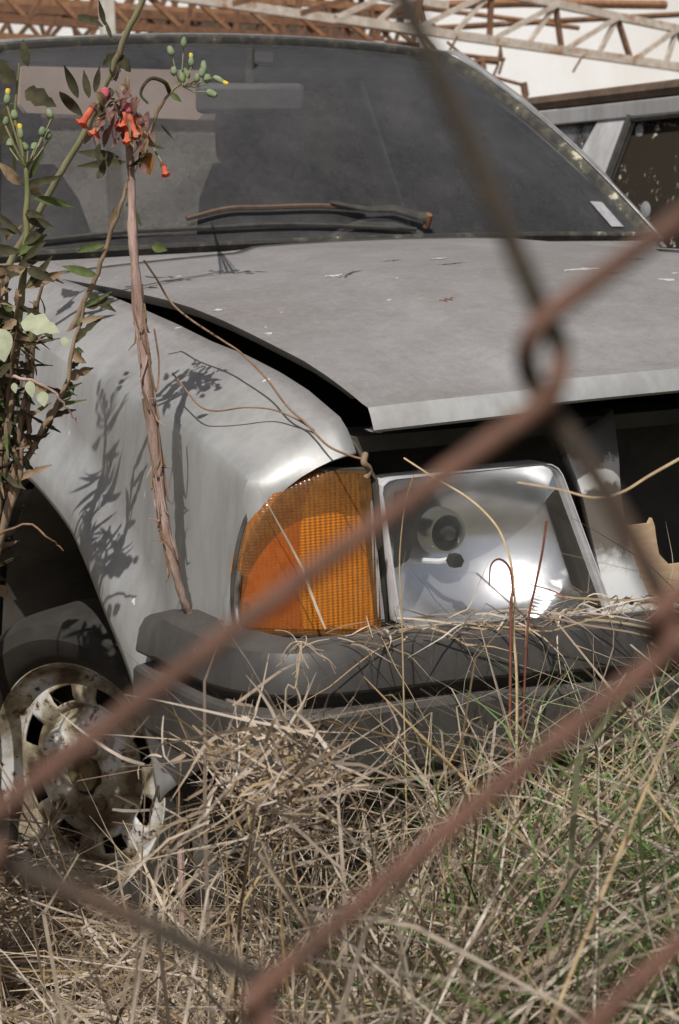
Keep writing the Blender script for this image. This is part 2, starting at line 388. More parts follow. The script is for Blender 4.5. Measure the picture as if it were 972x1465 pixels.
# side flange
rows = [[(r[0][0]+.012, r[0][1], r[0][2]-(.014 if k > 6 else .001))]+list(r)+[(r[-1][0]-.012, r[-1][1], r[-1][2]-(.014 if k > 6 else .001))] for k, r in enumerate(rows)]
hb.grid(rows).build('hood', 'silver_paint', car, solid=.002, angle=40)
for k, (a, b, L, wd, mt) in enumerate(((560, 375, .04, .003, 'dark_metal'), (645, 377, .05, .003, 'dark_metal'), (628, 372, .035, .008, 'paint_chip'), (835, 388, .075, .009, 'paint_chip'), (870, 391, .05, .005, 'dark_metal'), (905, 371, .05, .004, 'dark_metal'), (480, 396, .03, .01, 'paint_chip'), (500, 392, .04, .005, 'dark_metal'), (640, 428, .03, .006, 'rust'), (312, 444, .012, .008, 'paint_chip'), (955, 402, .03, .007, 'paint_chip'), (385, 490, .012, .006, 'paint_chip'))):
    best = min(((abs(PJ(np.array(hood_pt(u, yv)))-np.array([a, b])).sum(), u, yv) for u in np.linspace(-.97, .9, 150) for yv in np.linspace(.1, 1.1, 101)))
    _, u0, y0 = best; row = []
    c0_ = np.array(hood_pt(u0, y0))
    for t in np.linspace(-.5, .5, 9):
        hwid = wd*(1-(2*t)**2)*rng.uniform(.4, 1.2)+.0004; xx = c0_[0]+t*L; jy = rng.normal(0, .004)
        row.append([(xx, c0_[1]+jy-hwid, hood_z(xx, c0_[1]+jy-hwid)+.0014), (xx, c0_[1]+jy+hwid, hood_z(xx, c0_[1]+jy+hwid)+.0014)])
    MB().grid(row).build('paint_scar', mt, car)
# underside stiffener
sb = MB(); sb.grid([[(u*.54, y, hood_z(u*.54, y)-.03) for u in np.linspace(-1, 1, 13)] for y in (.08, .3, .6, 1.0)]).build('hood_liner', 'dark_metal', car)

# fender
Ty = [.016, .05, .138, .21, .306, .412, .525, .65, .788, 1.006, 1.3]
Tz = [.706, .742, .772, .789, .806, .819, .838, .856, .874, .897, .91]
Bpts = [(.07, .36), (.10, .35), (.16, .31), (.225, .255), (.239, .252), (.256, .323), (.31, .404), (.383, .465), (.46, .529), (.528, .572), (.694, .617), (.82, .60), (.95, .53), (1.03, .43), (1.08, .25), (1.3, .2)]
Tys = [.016, .06, .10, .15, .2, .27, .35, .43, .51, .6, .74, .86, .97, 1.06, 1.16, 1.3]
ARCH = np.array(Bpts[4:15])
bp = np.array(cr(Bpts, 4)); ty = np.array(cr([(t,) for t in Tys], 4))[:, 0]
archf = cr([(q[0], q[1]) for q in ARCH], 8); archf = np.array(archf)
def fx(h): return -interp(h, [0, .006, .03, .064, .070, .09, .13, .25, .4, .7], [.0, .022, .068, .119, .123, .127, .132, .142, .148, .148])
HH = [0, .006, .018, .032, .050, .064, .069, .080, .10, .14]
def fender(s):
    m = MB(); cols = []
    c0 = [(-.632, .706), (-.645, .704), (-.66, .701), (-.675, .696), (-.69, .689), (-.705, .678), (-.72, .664), (-.737, .645), (-.752, .624), (-.768, .60)]
    L = 16
    for i, (y0, (yb, zb)) in enumerate(zip(ty, bp)):
        zt = interp(y0, Ty, Tz); xt = -.63-.044*min(1, y0); col = []
        pts = [(0, h) for h in HH]
        for j in range(len(HH)+L):
            if j < len(HH): h = HH[j]*min(1, (zt-zb)/.3)
            else:
                q = (j-len(HH)+1)/L; h0 = HH[-1]*min(1, (zt-zb)/.3); h = h0+(zt-zb-h0)*q
            f = h/(zt-zb); z = zt-h; y = y0+(yb-y0)*f**1.3
            x = xt+fx(h)
            if i < 4:   # close the nose towards the lamp outline
                t = i/4
                if j < len(c0): xa, za = c0[j]
                else: q = (j-len(c0)+1)/L; xa = -.768-.02*min(1, q*4); za = .60+(zb-.60)*q
                e = 1-(1-t)**1.0
                e = t*t*(3-2*t) if False else t
                x = xa*(1-e)+x*e; z = za*(1-e)+z*e
                y = y*e + (1-e)*(.022+.05*max(0, (-.66-xa))/.128)
            d = np.min(np.hypot(archf[:, 0]-y, archf[:, 1]-z)) if y > .12 else 9
            if d < .095:
                k = 1-max(0, d-.022)/.073; x -= .032*k*k*(3-2*k)
            col.append((x*-s, y, z))
        # flat lip turned in
        cols.append(col)
    m.grid(cols)
    m.build('fender', 'silver_paint', car, solid=.003, angle=24)
    # turned-in flange of the wheel arch
    fl = MB(); fr = []
    A = cr([(q[0], q[1]) for q in ARCH], 6)
    for (yy, zz) in A:
        fr.append([(s*xx, yy+dy, zz+dz) for xx, dy, dz in ((.821, 0, 0), (.812, .004, -.004), (.785, .008, -.006))])
    fl.grid(fr).build('arch_flange', 'silver_paint', car, solid=.002)
    # wheel well liner
    wv = MB(); rows = []
    for k in range(19):
        a = math.pi*(k/18)*1.06-.1
        rows.append([(s*x, .66-.44*math.cos(a), .14+.48*math.sin(a)) for x in (.78, .6, .42)])
    wv.grid(rows).build('wheel_well', 'dark_metal', car, solid=.004)
    MB().add([(s*.42, .2, 0), (s*.42, 1.12, 0), (s*.42, 1.12, .66), (s*.42, .2, .66)], [(0, 1, 2, 3)]).build('inner_apron', 'dark_metal', car, solid=.004)
    # shelf below the fender's inner edge
    ap = MB(); ap.grid([[(s*(.632+.044*min(1, y)-.004), y, interp(y, Ty, Tz)-.003), (s*(.60), y, interp(y, Ty, Tz)-.05), (s*.585, y, .45)] for y in (.03, .2, .4, .6, .8, 1.0, 1.15)]).build('fender_channel', 'dark_metal', car, solid=.003)
for s in (-1, 1): fender(s)

# engine bay
eb = MB()
eb.box((0, .66, .40), (.9, .66, .36)); eb.box((.05, .55, .60), (.36, .5, .08)); eb.build('engine_block', 'dark_metal', car, False)
MB().box((0, 1.13, .58), (1.3, .03, .6)).build('firewall', 'dark_metal', car, False)
MB().box((0, .23, .50), (1.1, .03, .38)).build('radiator', 'dark_metal', car, False)
MB().box((0, .15, .705), (1.2, .10, .02)).build('slam_panel', 'dark_metal', car, False)
MB().box((0, .75, .12), (1.1, 1.1, .02)).build('under_tray', 'dark_metal', car, False)

# headlamps: outlines read on the front plane
def plane_front(px, py, y=.03): p = PXy(px, py, y); return (p[0], p[2])
def roundpoly(P, r=.25, n=5):
    out = []; m = len(P)
    for i in range(m):
        a, b, c = (np.array(P[(i+k) % m]) for k in (-1, 0, 1))
        p, q = b+(a-b)*r, b+(c-b)*r
        for k in range(n+1):
            t = k/n; out.append((1-t)**2*p+2*t*(1-t)*b+t*t*q)
    return out
def resample(P, n):
    P = np.array(list(P)+[P[0]]); d = np.r_[0, np.cumsum(np.hypot(*np.diff(P, axis=0).T))]
    t = np.linspace(0, d[-1], n, endpoint=False); return np.stack([np.interp(t, d, P[:, 0]), np.interp(t, d, P[:, 1])], 1)
HL = [plane_front(*p) for p in ((541, 686), (799, 660), (868, 884), (562, 900))]
hl_out = resample(roundpoly(HL, .09), 96)
hc = hl_out.mean(0)
BULB = np.array(plane_front(632, 760, .09))
def headlamp(s):
    h = empty('headlight', parent=car)
    f = lambda q, y: (-s*q[0], y, q[1])
    yf = lambda q: .012+.02*(q[1]-.49)/.18
    def off(k): return hc+(hl_out-hc)*(1-k)
    fr = MB(); rows = []
    for k, dy in ((0, .035), (0, .0), (.006, -.004), (.016, -.004), (.020, 0), (.024, .001), (.028, -.002), (.034, .0), (.036, .02)):
        kk = k; rows.append([f(q, yf(q)+dy) for q in off(kk)])
    fr.grid(rows, True).build('bezel', 'lamp_trim', h, angle=30)
    inn = off(.036); rb = MB(); rows = []
    d = inn-hc
    hole = np.array([BULB+.020*np.array([math.cos(a), math.sin(a)]) for a in np.arctan2(*(inn-BULB).T[::-1])])
    for t in (0, .03, .07, .11, .15, .19, .23, .27, .32, .37, .42, .48, .53, .58, .64, .7, .76, .82, .88, .94, 1.):
        r = 1-t; q2 = hole+(inn-hole)*r
        if t == 0: rows.append([f(q, yf(q)+.016) for q in q2])
        rows.append([f(q, .026+.10*max(.0, 1-((math.hypot(q[0]-BULB[0], (q[1]-BULB[1])*1.15))/.165)**2)**.8+.012*abs(q[0]-BULB[0])) for q in q2])
    rb.grid(rows, True).build('reflector', 'mirror_bowl', h, angle=50)
    ln = MB(); rows = []
    for t in (0, .15, .35, .6, .85, .999):
        rows.append([f(hc+(inn-hc)[i]*(1-t), yf(hc+(inn-hc)[i]*(1-t))+.004-.018*(1-(1-t)**2)) for i in range(len(inn))])
    ln.grid(rows, True).build('lens', 'lamp_glass', h)
    bx, bz = -s*BULB[0], BULB[1]
    c = Vector((bx, .095, bz))
    MY = Matrix.Rotation(math.pi/2, 3, 'Z')     # local -X -> -Y
    bc = MB()
    bc.lathe([(.019, .004), (.020, .014), (.023, .020), (.026, .020), (.029, .012), (.031, -.004)], 32, c, MY)
    bc.build('bulb_socket', 'chrome', h)
    MB().lathe([(.0005, .034), (.005, .033), (.0085, .028), (.010, .018), (.010, .0)], 20, c, MY).build('bulb', 'lamp_glass', h)
    MB().lathe([(.0005, .001), (.0205, .004)], 24, c, MY).build('bulb_base', 'matte_black', h)
    # blackened shade plate at the outer top corner
    sh = MB(); a = [(-.572, .652), (-.535, .652), (-.518, .628), (-.530, .602), (-.552, .565), (-.576, .56)]
    sh.add([(-s*x, .030+.03*(x+.58)/.06, z) for x, z in a]+[(-s*x, .036+.03*(x+.58)/.06, z) for x, z in a],
           [tuple(range(6)), tuple(range(11, 5, -1))]+[(i, (i+1) % 6, 6+(i+1) % 6, 6+i) for i in range(6)]).build('shade_plate', 'matte_black', h, False)
    p = np.array(plane_front(655, 803, .03)); st = MB()
    st.lathe([(.0005, .012), (.0085, .012), (.0095, .009), (.0095, -.003), (.006, -.004)], 6, (-s*p[0], .04, p[1]), MY).build('adjuster_knob', 'matte_black', h, False)
    MB().tube([(-s*p[0], .046, p[1]), (-s*(p[0]-.010), .06, p[1]-.004), (-s*(p[0]-.018), .085, p[1]-.006)], .0035, 8).build('adjuster_stem', 'white_plastic', h)
    # corner lamp
    c = empty('corner_lamp', parent=car)
    R = [(672, 442, 525), (684, 418, 529), (700, 390, 532), (718, 378, 534), (737, 367, 536), (765, 357, 539), (795, 350, 543), (830, 345, 547), (865, 344, 551), (895, 347, 555), (906, 352, 557)]
    def lamp_rows(dy, inset=0.):
        rows = []
        for py, a, bq in cr(R, 3):
            r = []
            a2 = a+inset; b2 = bq-inset
            for u in np.linspace(0, 1, 22):
                yy = .038+.016*max(0, (.55-u)/.55)**2 + dy
                base = PXy(a2+(b2-a2)*u, py, .04)
                r.append((-s*base[0], yy, base[2]))
            rows.append(r)
        return rows
    L = lamp_rows(-.010)
    L2 = [[(x*1, y+(.012 if j in (0, 21) else 0), z) for j, (x, y, z) in enumerate(r)] for r in L]
    MB().grid(L2).build('lens', 'amber_lens', c, angle=60)
    B = lamp_rows(.028, 4)
    k = 10
    MB().grid([r[k:] for r in B]).build('lamp_reflector', 'lamp_reflector', c)
    MB().grid([r[:k+1] for r in B]).build('side_housing', 'amber_plastic', c)
    edge = [r[0] for r in L2]+L2[-1][1:]+[r[-1] for r in L2[::-1]][1:]+L2[0][::-1][1:-1]
    MB().tube([(x, y+.004, z) for x, y, z in edge]+[(edge[0][0], edge[0][1]+.004, edge[0][2])], .0042, 6, False).build('gasket', 'rubber', c)
    tr = [PXy(*q)*np.array([-s, 1, 1]) for q in ((342, 818, .045), (340, 840, .045), (339, 865, .05), (341, 890, .045), (348, 905, .04), (362, 909, .035))]
    MB().tube(cr(tr, 4), .0035, 8).build('trim_strip', 'chrome', c)
for s in (-1, 1): headlamp(s)
# note: outlines are read for the right-hand lamp; s mirrors them

# sheet-metal post between lamp and grille, grille rail
def post(s):
    m = MB(); rows = []
    LFT = cr([(803, 628, .06), (818, 665, .05), (833, 705, .042), (848, 770, .036), (862, 830, .03), (870, 884, .028)], 4)
    RGT = cr([(876, 585, .075), (884, 650, .05), (887, 700, .042), (898, 770, .038), (918, 830, .034), (938, 876, .032)], 4)
    for (a, b, ya), (c, d, yc) in zip(LFT, RGT):
        p, q = PXy(a, b, ya), PXy(c, d, yc); r = []
        for t in np.linspace(0, 1, 8):
            v = p+(q-p)*t; r.append((-s*v[0], v[1]-.012*math.sin(math.pi*t), v[2]))
        r.append((r[-1][0]+(-s)*.0, r[-1][1]+.025, r[-1][2])); r.insert(0, (r[0][0], r[0][1]+.02, r[0][2])); rows.append(r)
    m.grid(rows).build('grille_post', 'bracket_paint_shade', car, solid=.0025)
for s in (-1, 1): post(s)
MB().box((0, .03, .450), (.40, .012, .03)).build('grille_rail', 'bracket_paint_shade', car, False, bevel=.003)
MB().tube([PXy(895, 857, .0)]+[PXy(905, 862, -.012)], .004, 6).build('panel_bolt', 'dark_metal', car)

# bumper: profile swept round the nose
bm = MB()
plan = [(-.832, .245), (-.834, .17), (-.832, .08), (-.822, .0), (-.79, -.062), (-.73, -.092), (-.6, -.108), (-.4, -.122), (0, -.13)]
plan = plan+[(-x, y) for x, y in plan[-2::-1]]
PL = np.array(cr(plan, 4))
prof = [(-.075, -.006), (-.05, .0), (-.016, -.004), (-.008, -.008), (.0, -.022), (.006, -.052), (.004, -.056), (-.012, -.060), (-.014, -.072), (.006, -.076), (.010, -.080), (.013, -.145), (.011, -.150), (-.004, -.166), (-.05, -.170)]
rows = []
for i, p in enumerate(PL):
    t = PL[min(i+1, len(PL)-1)]-PL[max(i-1, 0)]; t /= np.hypot(*t); nrm = np.array([t[1], -t[0]])
    if nrm@(-p+np.array([0, .5])) > 0: nrm = -nrm
    zt = .512-.020*min(1, max(0, (p[0]+.8)/.5))-.012*max(0, (p[1]-.17)/.07)
    k = 1-.12*max(0, (p[1]-.19)/.06)
    sag = .004*math.sin(9*p[0])
    rows.append([(p[0]+nrm[0]*o, p[1]+nrm[1]*o, zt+h*k+sag) for o, h in prof])
bm.grid(rows); L = len(prof)
bm.f.append(tuple(range(L))); bm.f.append(tuple(range(len(bm.v)-L, len(bm.v)))[::-1])
bm.build('bumper', 'black_plastic', car, angle=22)
va = MB(); va.grid([[(x, -.03+.06*(x/.78)**2+dy, z) for x in np.linspace(-.78, .78, 21)] for z, dy in ((.40, .03), (.33, .01), (.24, .0), (.17, .02), (.13, .06))]).build('valance', 'dark_metal', car, solid=.003)

# cowl, windshield, seal, wiper
def ws_base(u): return np.array([u*.715, 1.245-.075*(1-u*u), .922+.012*(1-u*u)])
def ws_top(u): return np.array([u*.545, 1.79-.06*(1-u*u), 1.338+.022*(1-u*u)])
def ws(u, v):
    p = ws_base(u)*(1-v)+ws_top(u)*v; p[1] -= .03*math.sin(math.pi*v); p[2] += .012*math.sin(math.pi*v); return p
ck = MB(); ck.grid([[hood_pt(u, 1.13)*np.array([1.04, 1, 1])+np.array([0, .012, -.012]) for u in np.linspace(-1, 1, 25)],
    [hood_pt(u, 1.13)*np.array([1.05, 1, 1])+np.array([0, .03, -.004]) for u in np.linspace(-1, 1, 25)],
    [ws_base(u)+np.array([0, -.012, -.006]) for u in np.linspace(-1, 1, 25)],
    [ws_base(u)+np.array([0, .03, -.02]) for u in np.linspace(-1, 1, 25)]]).build('cowl', 'silver_paint', car, solid=.003)
MB().tube([hood_pt(u, 1.13)+np.array([0, .012, -.004]) for u in np.linspace(-.98, .98, 40)], .0075, 8).build('cowl_seal', 'rubber', car)
def rsq(u, v, r=.07):
    return u, v
NU, NV = 33, 17
def corner_clip(u, v):
    # round the two upper corners of the pane
    c = .10; 
    if v > 1-c and abs(u) > 1-c*.55:
        du = (abs(u)-(1-c*.55))/(c*.55); dv = (v-(1-c))/c; r = math.hypot(du, dv)
        if max(du, dv) > 0 and r > 0:
            k = max(du, dv)/r; du *= k; dv *= k; u = math.copysign(1-c*.55+du*c*.55, u); v = 1-c+dv*c
    return u, v
us = np.concatenate([[-1, -.98, -.96], np.linspace(-.94, .94, 29), [.96, .98, 1]]); vs = np.concatenate([np.linspace(0, .9, 12), [.925, .95, .975, 1]])
MB().grid([[ws(*corner_clip(u, v)) for u in us] for v in vs]).build('windshield', 'windshield_glass', car)
per = [ws(*corner_clip(-1, v)) for v in vs]+[ws(*corner_clip(u, 1)) for u in us[1:]]+[ws(*corner_clip(1, v)) for v in vs[::-1][1:]]+[ws(u, 0) for u in us[::-1][1:]]
cen = ws(0, .5)
per = np.array(per)
nrm = np.array([0, -.62, .78])
so = MB(); so.tube([p+(cen-p)*.010+nrm*.003 for p in per], .0125, 8, False, .6).build('windshield_seal', 'seal', car)
so = MB(); so.tube([p-(cen-p)*.022+nrm*.006 for p in per[:-len(us)+2]], .008, 8, True).build('windshield_trim', 'dull_trim', car)
so = MB(); so.tube([p-(cen-p)*.012+nrm*.010 for p in per[:-len(us)+2]], .0035, 6, True).build('trim_edge', 'rubber', car)
# sticker at the lower corner
tk = [(843, 292), (860, 292), (893, 327), (875, 328)]
def on_ws(px, py):
    r = ray(px, py); best = None
    for u in np.linspace(-1, 1, 121):
        for v in np.linspace(0, 1, 61):
            p = ws(u, v); d = p-CAM; k = d@FW; e = abs((d@RT)/k-(px-IW/2)/FPX)+abs(-(d@UP)/k-(py-IH/2)/FPX)
            if best is None or e < best[0]: best = (e, p)
    return best[1]
STK = [on_ws(*p)+nrm*.004 for p in tk]
MB().add(STK, [(0, 1, 2, 3)]).build('sticker', 'faded_sticker', car, False)
# wiper
wp = empty('wiper', parent=car)
pv = on_ws(600, 322)+nrm*.02+np.array([0, -.02, 0])
W1 = [on_ws(*p)+nrm*.022 for p in ((592, 322), (560, 314), (520, 309), (470, 304))]
MB().tube([pv]+W1, [.012, .011, .010, .007, .004], 8, True, .55).build('arm', 'rubber', wp)
W2 = [on_ws(*p)+nrm*.014 for p in ((520, 307), (450, 302), (380, 303), (320, 311), (262, 322))]
MB().tube(cr(W2, 4), .0048, 6).build('blade', 'dark_rust', wp)
MB().tube([pv+np.array([0, .01, -.02]), pv-nrm*.004, pv+nrm*.006], [.007, .009, .006], 12).build('spindle', 'rust', wp)
W3 = [on_ws(*p)+nrm*.010 for p in ((60, 348), (180, 337), (300, 333), (420, 331), (590, 333))]
MB().tube(cr(W3, 4), .0045, 6).build('blade', 'rubber', wp)

# roof, pillars, body sides (a full shell)
rf = MB(); rows = []
for y, z, hw in ((1.80, 1.346, .555), (1.84, 1.355, .575), (1.95, 1.362, .60), (2.2, 1.368, .61), (2.6, 1.365, .605), (2.85, 1.355, .59), (2.95, 1.34, .57)):
    rows.append([(u*hw, y-.062*(1-u*u)*(1 if y < 2 else 0)-.0, z+.022*(1-u*u)-(.02*max(0, abs(u)-.9)/.1)) for u in np.linspace(-1, 1, 21)])
rf.grid(rows).build('roof', 'silver_paint', car, solid=.006, angle=50)
for s in (-1, 1):
    b0 = ws_base(s); t0 = ws_top(s)
    pm = MB(); pm.tube([b0+np.array([s*.03, .03, -.04]), b0*.66+t0*.34+np.array([s*.038, .02, .0]), b0*.3+t0*.7+np.array([s*.036, .02, .008]), t0+np.array([s*.03, .02, -.004]), t0+np.array([s*.035, .12, .01])], [.034, .03, .028, .026, .022], 10, True).build('pillar', 'silver_paint', car)
    pm = MB(); pm.bar((s*.76, 2.35, .9), (s*.60, 2.38, 1.36), .035, .09).build('pillar', 'silver_paint', car, False, bevel=.008)
    pm = MB(); pm.bar((s*.74, 3.25, .9), (s*.58, 2.93, 1.35), .04, .13).build('pillar', 'silver_paint', car, False, bevel=.008)
    MB().bar((s*.60, 1.86, 1.352), (s*.60, 2.95, 1.345), .035, .03).build('roof_rail', 'silver_paint', car, False, bevel=.008)
    sd = MB(); P = [(.755, .915), (.80, .86), (.815, .7), (.81, .5), (.80, .35), (.77, .2)]
    sd.grid([[(s*(x+dx), y, z) for x, z in P] for y, dx in ((1.305, -.02), (1.5, 0), (2.4, .005), (3.2, -.005), (3.75, -.04))]).build('body_side', 'silver_paint', car, solid=.004)
    MB().add([(s*.745, 1.30, .90), (s*.757, 2.33, .90), (s*.61, 2.35, 1.345), (s*.585, 1.83, 1.345)], [(0, 1, 2, 3)]).build('side_window', 'side_glass', car, False)
    MB().add([(s*.757, 2.40, .915), (s*.75, 3.18, .915), (s*.60, 2.92, 1.335), (s*.61, 2.42, 1.34)], [(0, 1, 2, 3)]).build('side_window', 'side_glass', car, False)
    MB().bar((s*.74, 1.3, .93), (s*.74, 1.36, .93), .03, .05).build('door_corner', 'silver_paint', car, False)
MB().add([(-.66, 3.24, .93), (.66, 3.24, .93), (.56, 2.95, 1.335), (-.56, 2.95, 1.335)], [(0, 1, 2, 3)]).build('rear_window', 'rear_glass', car, False)
sv = [PXy(a, b, 1.75) for a, b in ((34, 98), (286, 104), (290, 160), (282, 168), (40, 158), (32, 148))]
MB().add(sv+[p+np.array([0, .02, 0]) for p in sv], [tuple(range(6)), tuple(range(11, 5, -1))]+[(i, (i+1) % 6, 6+(i+1) % 6, 6+i) for i in range(6)]).build('sun_visor', 'sun_shade', car, False, bevel=.005)
tb = MB(); tb.grid([[(u*.745, y, z+.015*(1-u*u)) for u in np.linspace(-1, 1, 9)] for y, z in ((3.2, .915), (3.3, .92), (3.7, .9), (3.78, .85), (3.8, .5), (3.76, .25))]).build('trunk_lid', 'silver_paint', car, solid=.004)
MB().box((0, 2.4, .14), (1.5, 2.5, .03)).build('floor_pan', 'dark_metal', car, False)
# interior
MB().grid([[(x, y, z) for x in np.linspace(-.7, .7, 9)] for y, z in ((1.24, .90), (1.35, .905), (1.5, .90), (1.56, .86), (1.57, .7), (1.5, .5))]).build('dashboard', 'dash', car, solid=.01)
MB().grid([[(x*.97, y-.04*(1-(x/.56)**2)*(y < 2), z-.04) for x in np.linspace(-.56, .56, 9)] for y, z in ((1.84, 1.355), (2.0, 1.375), (2.6, 1.38), (2.9, 1.35))]).build('headliner', 'headliner', car)
def cushion(name, c, d, par, mat='seat_cloth', bev=.05):
    o = MB().box(c, d).build(name, mat, par, True); m = o.modifiers.new('b', 'BEVEL'); m.width = bev; m.segments = 4; return o
for x in (-.36, .36):
    st = empty('front_seat', parent=car)
    cushion('seat_base', (x, 2.05, .50), (.5, .5, .16), st)
    bk = MB(); rows = []
    for t, hw, th in ((0, .24, .07), (.3, .25, .08), (.6, .235, .07), (.85, .20, .06), (1, .15, .03)):
        y, z = 2.26+.16*t, .55+.58*t
        rows.append([(x+hw*math.cos(a), y-th*math.sin(a), z) for a in np.linspace(0, 2*math.pi, 20, endpoint=False)])
    bk.grid(rows, True); bk.f.append(tuple(range(len(bk.v)-20, len(bk.v)))); bk.build('seat_back', 'seat_cloth', st)
    cushion('headrest', (x, 2.44, 1.2), (.25, .09, .15), st, bev=.035)
cushion('rear_bench', (0, 2.98, .66), (1.3, .18, .56), car, bev=.06)
cushion('parcel_shelf', (0, 3.1, .93), (1.25, .24, .03), car, 'dash', .008)
sw = MB(); c = Vector((.38, 1.78, .80)); M = Matrix.Rotation(math.radians(-28), 3, 'X')
sw.tube([c+M@Vector((.19*math.cos(a), 0, .19*math.sin(a))) for a in np.linspace(0, 2*math.pi, 41)], .013, 8, False)
for a in (math.pi*1.1, -math.pi*.1, math.pi*1.5): sw.tube([c+M@Vector((0, -.01, 0)), c+M@Vector((.185*math.cos(a), 0, .185*math.sin(a)))], [.03, .012], 8)
sw.tube([c, c+Vector((0, -.2, -.08))], .025, 10).build('steering_wheel', 'dash', car)
rm = empty('mirror', parent=car)
a, b2 = on_ws(322, 112), on_ws(455, 160)
mc = (a+b2)/2+np.array([0, .10, 0]); o = MB().box((0, 0, 0), (.235, .03, .062)).build('mirror_housing', 'mirror_grey', rm, bevel=.012); o.location = mc; o.rotation_euler = (.15, 0, -.12)
MB().tube([mc+np.array([0, 0, .03]), mc+np.array([0, -.01, .10])], .009, 8).build('mirror_stem', 'dash', rm)
MB().box(on_ws(388, 80)+np.array([0, .05, 0]), (.05, .02, .02)).build('visor_clip', 'dash', car, False)

# front wheels
def wheel(x, steer, s):
    w_ = empty('wheel', (x, .70, .155), car); w_.rotation_euler = (0, 0, steer if s < 0 else math.pi+steer)
    MB().lathe([(.165, .02), (.172, .045), (.19, .062), (.215, .070), (.236, .062), (.247, .045), (.254, .03), (.255, -.05), (.245, -.08), (.2, -.085), (.168, -.06)], 64).build('tyre', 'tyre_rubber', w_)
    rim = MB(); SEG = 96
    P = [(.168, .022), (.176, .034), (.178, .044), (.173, .047), (.168, .040), (.164, .024), (.158, .012), (.150, .010), (.142, .016), (.134, .021), (.118, .022), (.108, .019), (.102, .010), (.096, .008), (.088, .016), (.078, .028), (.066, .033), (.052, .033), (.046, .036), (.040, .034), (.034, .012)]
    def skip(i, j): return i in (9, 10) and (j % 12) in range(3, 9)
    rim.lathe(P, SEG, skip=skip).build('rim', 'wheel_paint', w_, solid=.003, angle=50)
    MB().lathe([(.15, -.03), (.0005, -.03)], 32).build('brake_drum', 'dark_metal', w_)
    MB().lathe([(.036, .012), (.034, .03), (.030, .036), (.022, .034), (.018, .024), (.0005, .022)], 32).build('centre_cap', 'grimy_cap', w_)
    for k in range(4):
        a = k*math.pi/2+.62
        ca, sa = .060*math.cos(a), .060*math.sin(a)
        MB().lathe([(.027, .026), (.024, .040), (.018, .048), (.0125, .049)], 20, (0, ca, sa)).build('stud_boss', 'wheel_paint', w_)
        MB().lathe([(.0125, .036), (.0125, .056), (.009, .062), (.004, .062), (.003, .058), (.0005, .058)], 6, (0, ca, sa)).build('lug_nut', 'wheel_paint', w_, False)
    return w_
wheel(-.745, math.radians(29), -1); wheel(.745, math.radians(29), 1)
def rear_wheel(s):
    w_ = empty('wheel', (s*.72, 3.05, .155), car); w_.rotation_euler = (0, 0, 0 if s < 0 else math.pi)
    MB().lathe([(.165, .02), (.19, .062), (.236, .062), (.254, .03), (.255, -.05), (.245, -.08), (.168, -.06)], 48).build('tyre', 'tyre_rubber', w_)
    MB().lathe([(.168, .022), (.178, .044), (.158, .012), (.118, .022), (.066, .033), (.0005, .03)], 48).build('rim', 'wheel_paint', w_)
for s in (-1, 1): rear_wheel(s)
rebase(car)

# board wedged behind the grille opening
cbp = [(896, 753), (929, 749), (933, 741), (937, 752), (939, 768), (943, 792), (950, 800), (958, 808), (975, 806), (1000, 798), (1060, 802), (1120, 796), (1120, 880), (900, 880)]
cb = MB(); q = [PXy(a, b, .058) for a, b in cbp]; n = len(q)
cb.add(q+[p+np.array([0, .006, 0]) for p in q], [tuple(range(n)), tuple(range(2*n-1, n-1, -1))]+[(i, (i+1) % n, n+(i+1) % n, n+i) for i in range(n)])
tag(cb.build('cardboard_sheet', 'cardboard', None, False), 'torn tan cardboard sheet wedged upright inside the empty grille opening', 'cardboard')

# ------------------------------------------------------------------ second car alongside
c2 = empty('wagon_car', (1.9, 3, GZ)); tag(c2, 'old rusty grey station wagon parked alongside with grimy brown windows', 'car')
XS = 1.42
def sx(z): return XS+.16*(1-max(0, (z-.88))/.4) * -1 if z > .88 else XS-.16
def on2(px, py):
    p = PXx(px, py, XS)
    for _ in range(6): p = PXx(px, py, sx(p[2]))
    return p
rt = [on2(742, 158), on2(860, 146), on2(972, 129)]
zr = rt[1][2]
yy0, yy1 = -.2, rt[0][1]+.8
rl = MB(); rl.tube([(XS, yy0, zr+.005), (XS, yy1, zr+.02)], .022, 8).build('gutter_rail', 'dark_rust', c2)
MB().bar((XS-.014, yy0, zr-.040), (XS-.014, yy1, zr-.028), .02, .045).build('roof_side', 'grey_paint', c2, False, bevel=.004)
MB().grid([[(XS+x, y, zr+.01+.06*math.sin(math.pi*x/1.24)) for x in np.linspace(0, 1.24, 11)] for y in (yy0, 1.5, 2.6, yy1)]).build('roof', 'grey_paint', c2, solid=.01)
pp = [on2(866, 152), on2(910, 148), on2(866, 262), on2(816, 240)]
def ext(p, q, z): t = (z-p[2])/(q[2]-p[2]); y = p[1]+(q[1]-p[1])*t; return np.array([sx(z), y, z])
def pil(a, b2, c, d, name='pillar'):
    m = MB(); m.add([a, b2, c, d]+[p+np.array([.04, 0, 0]) for p in (a, b2, c, d)], [(0, 1, 2, 3), (7, 6, 5, 4), (0, 4, 5, 1), (1, 5, 6, 2), (2, 6, 7, 3), (3, 7, 4, 0)])
    m.build(name, 'pale_paint', c2, False, bevel=.006)
yA, yB = pp[0][1], pp[1][1]; zb = .86
A1, B1 = ext(pp[0], pp[3], zb), ext(pp[1], pp[2], zb)
pil(ext(pp[0], pp[3], zr-.04), ext(pp[1], pp[2], zr-.04), B1, A1)
for (y1, y2, dy) in ((yy1-.12, yy1, .25), (yB-1.05, yB-.97, .0)):
    pil(np.array([sx(zr-.04), y2, zr-.04]), np.array([sx(zr-.04), y1, zr-.04]), np.array([sx(zb), y1+dy, zb]), np.array([sx(zb), y2+dy, zb]))
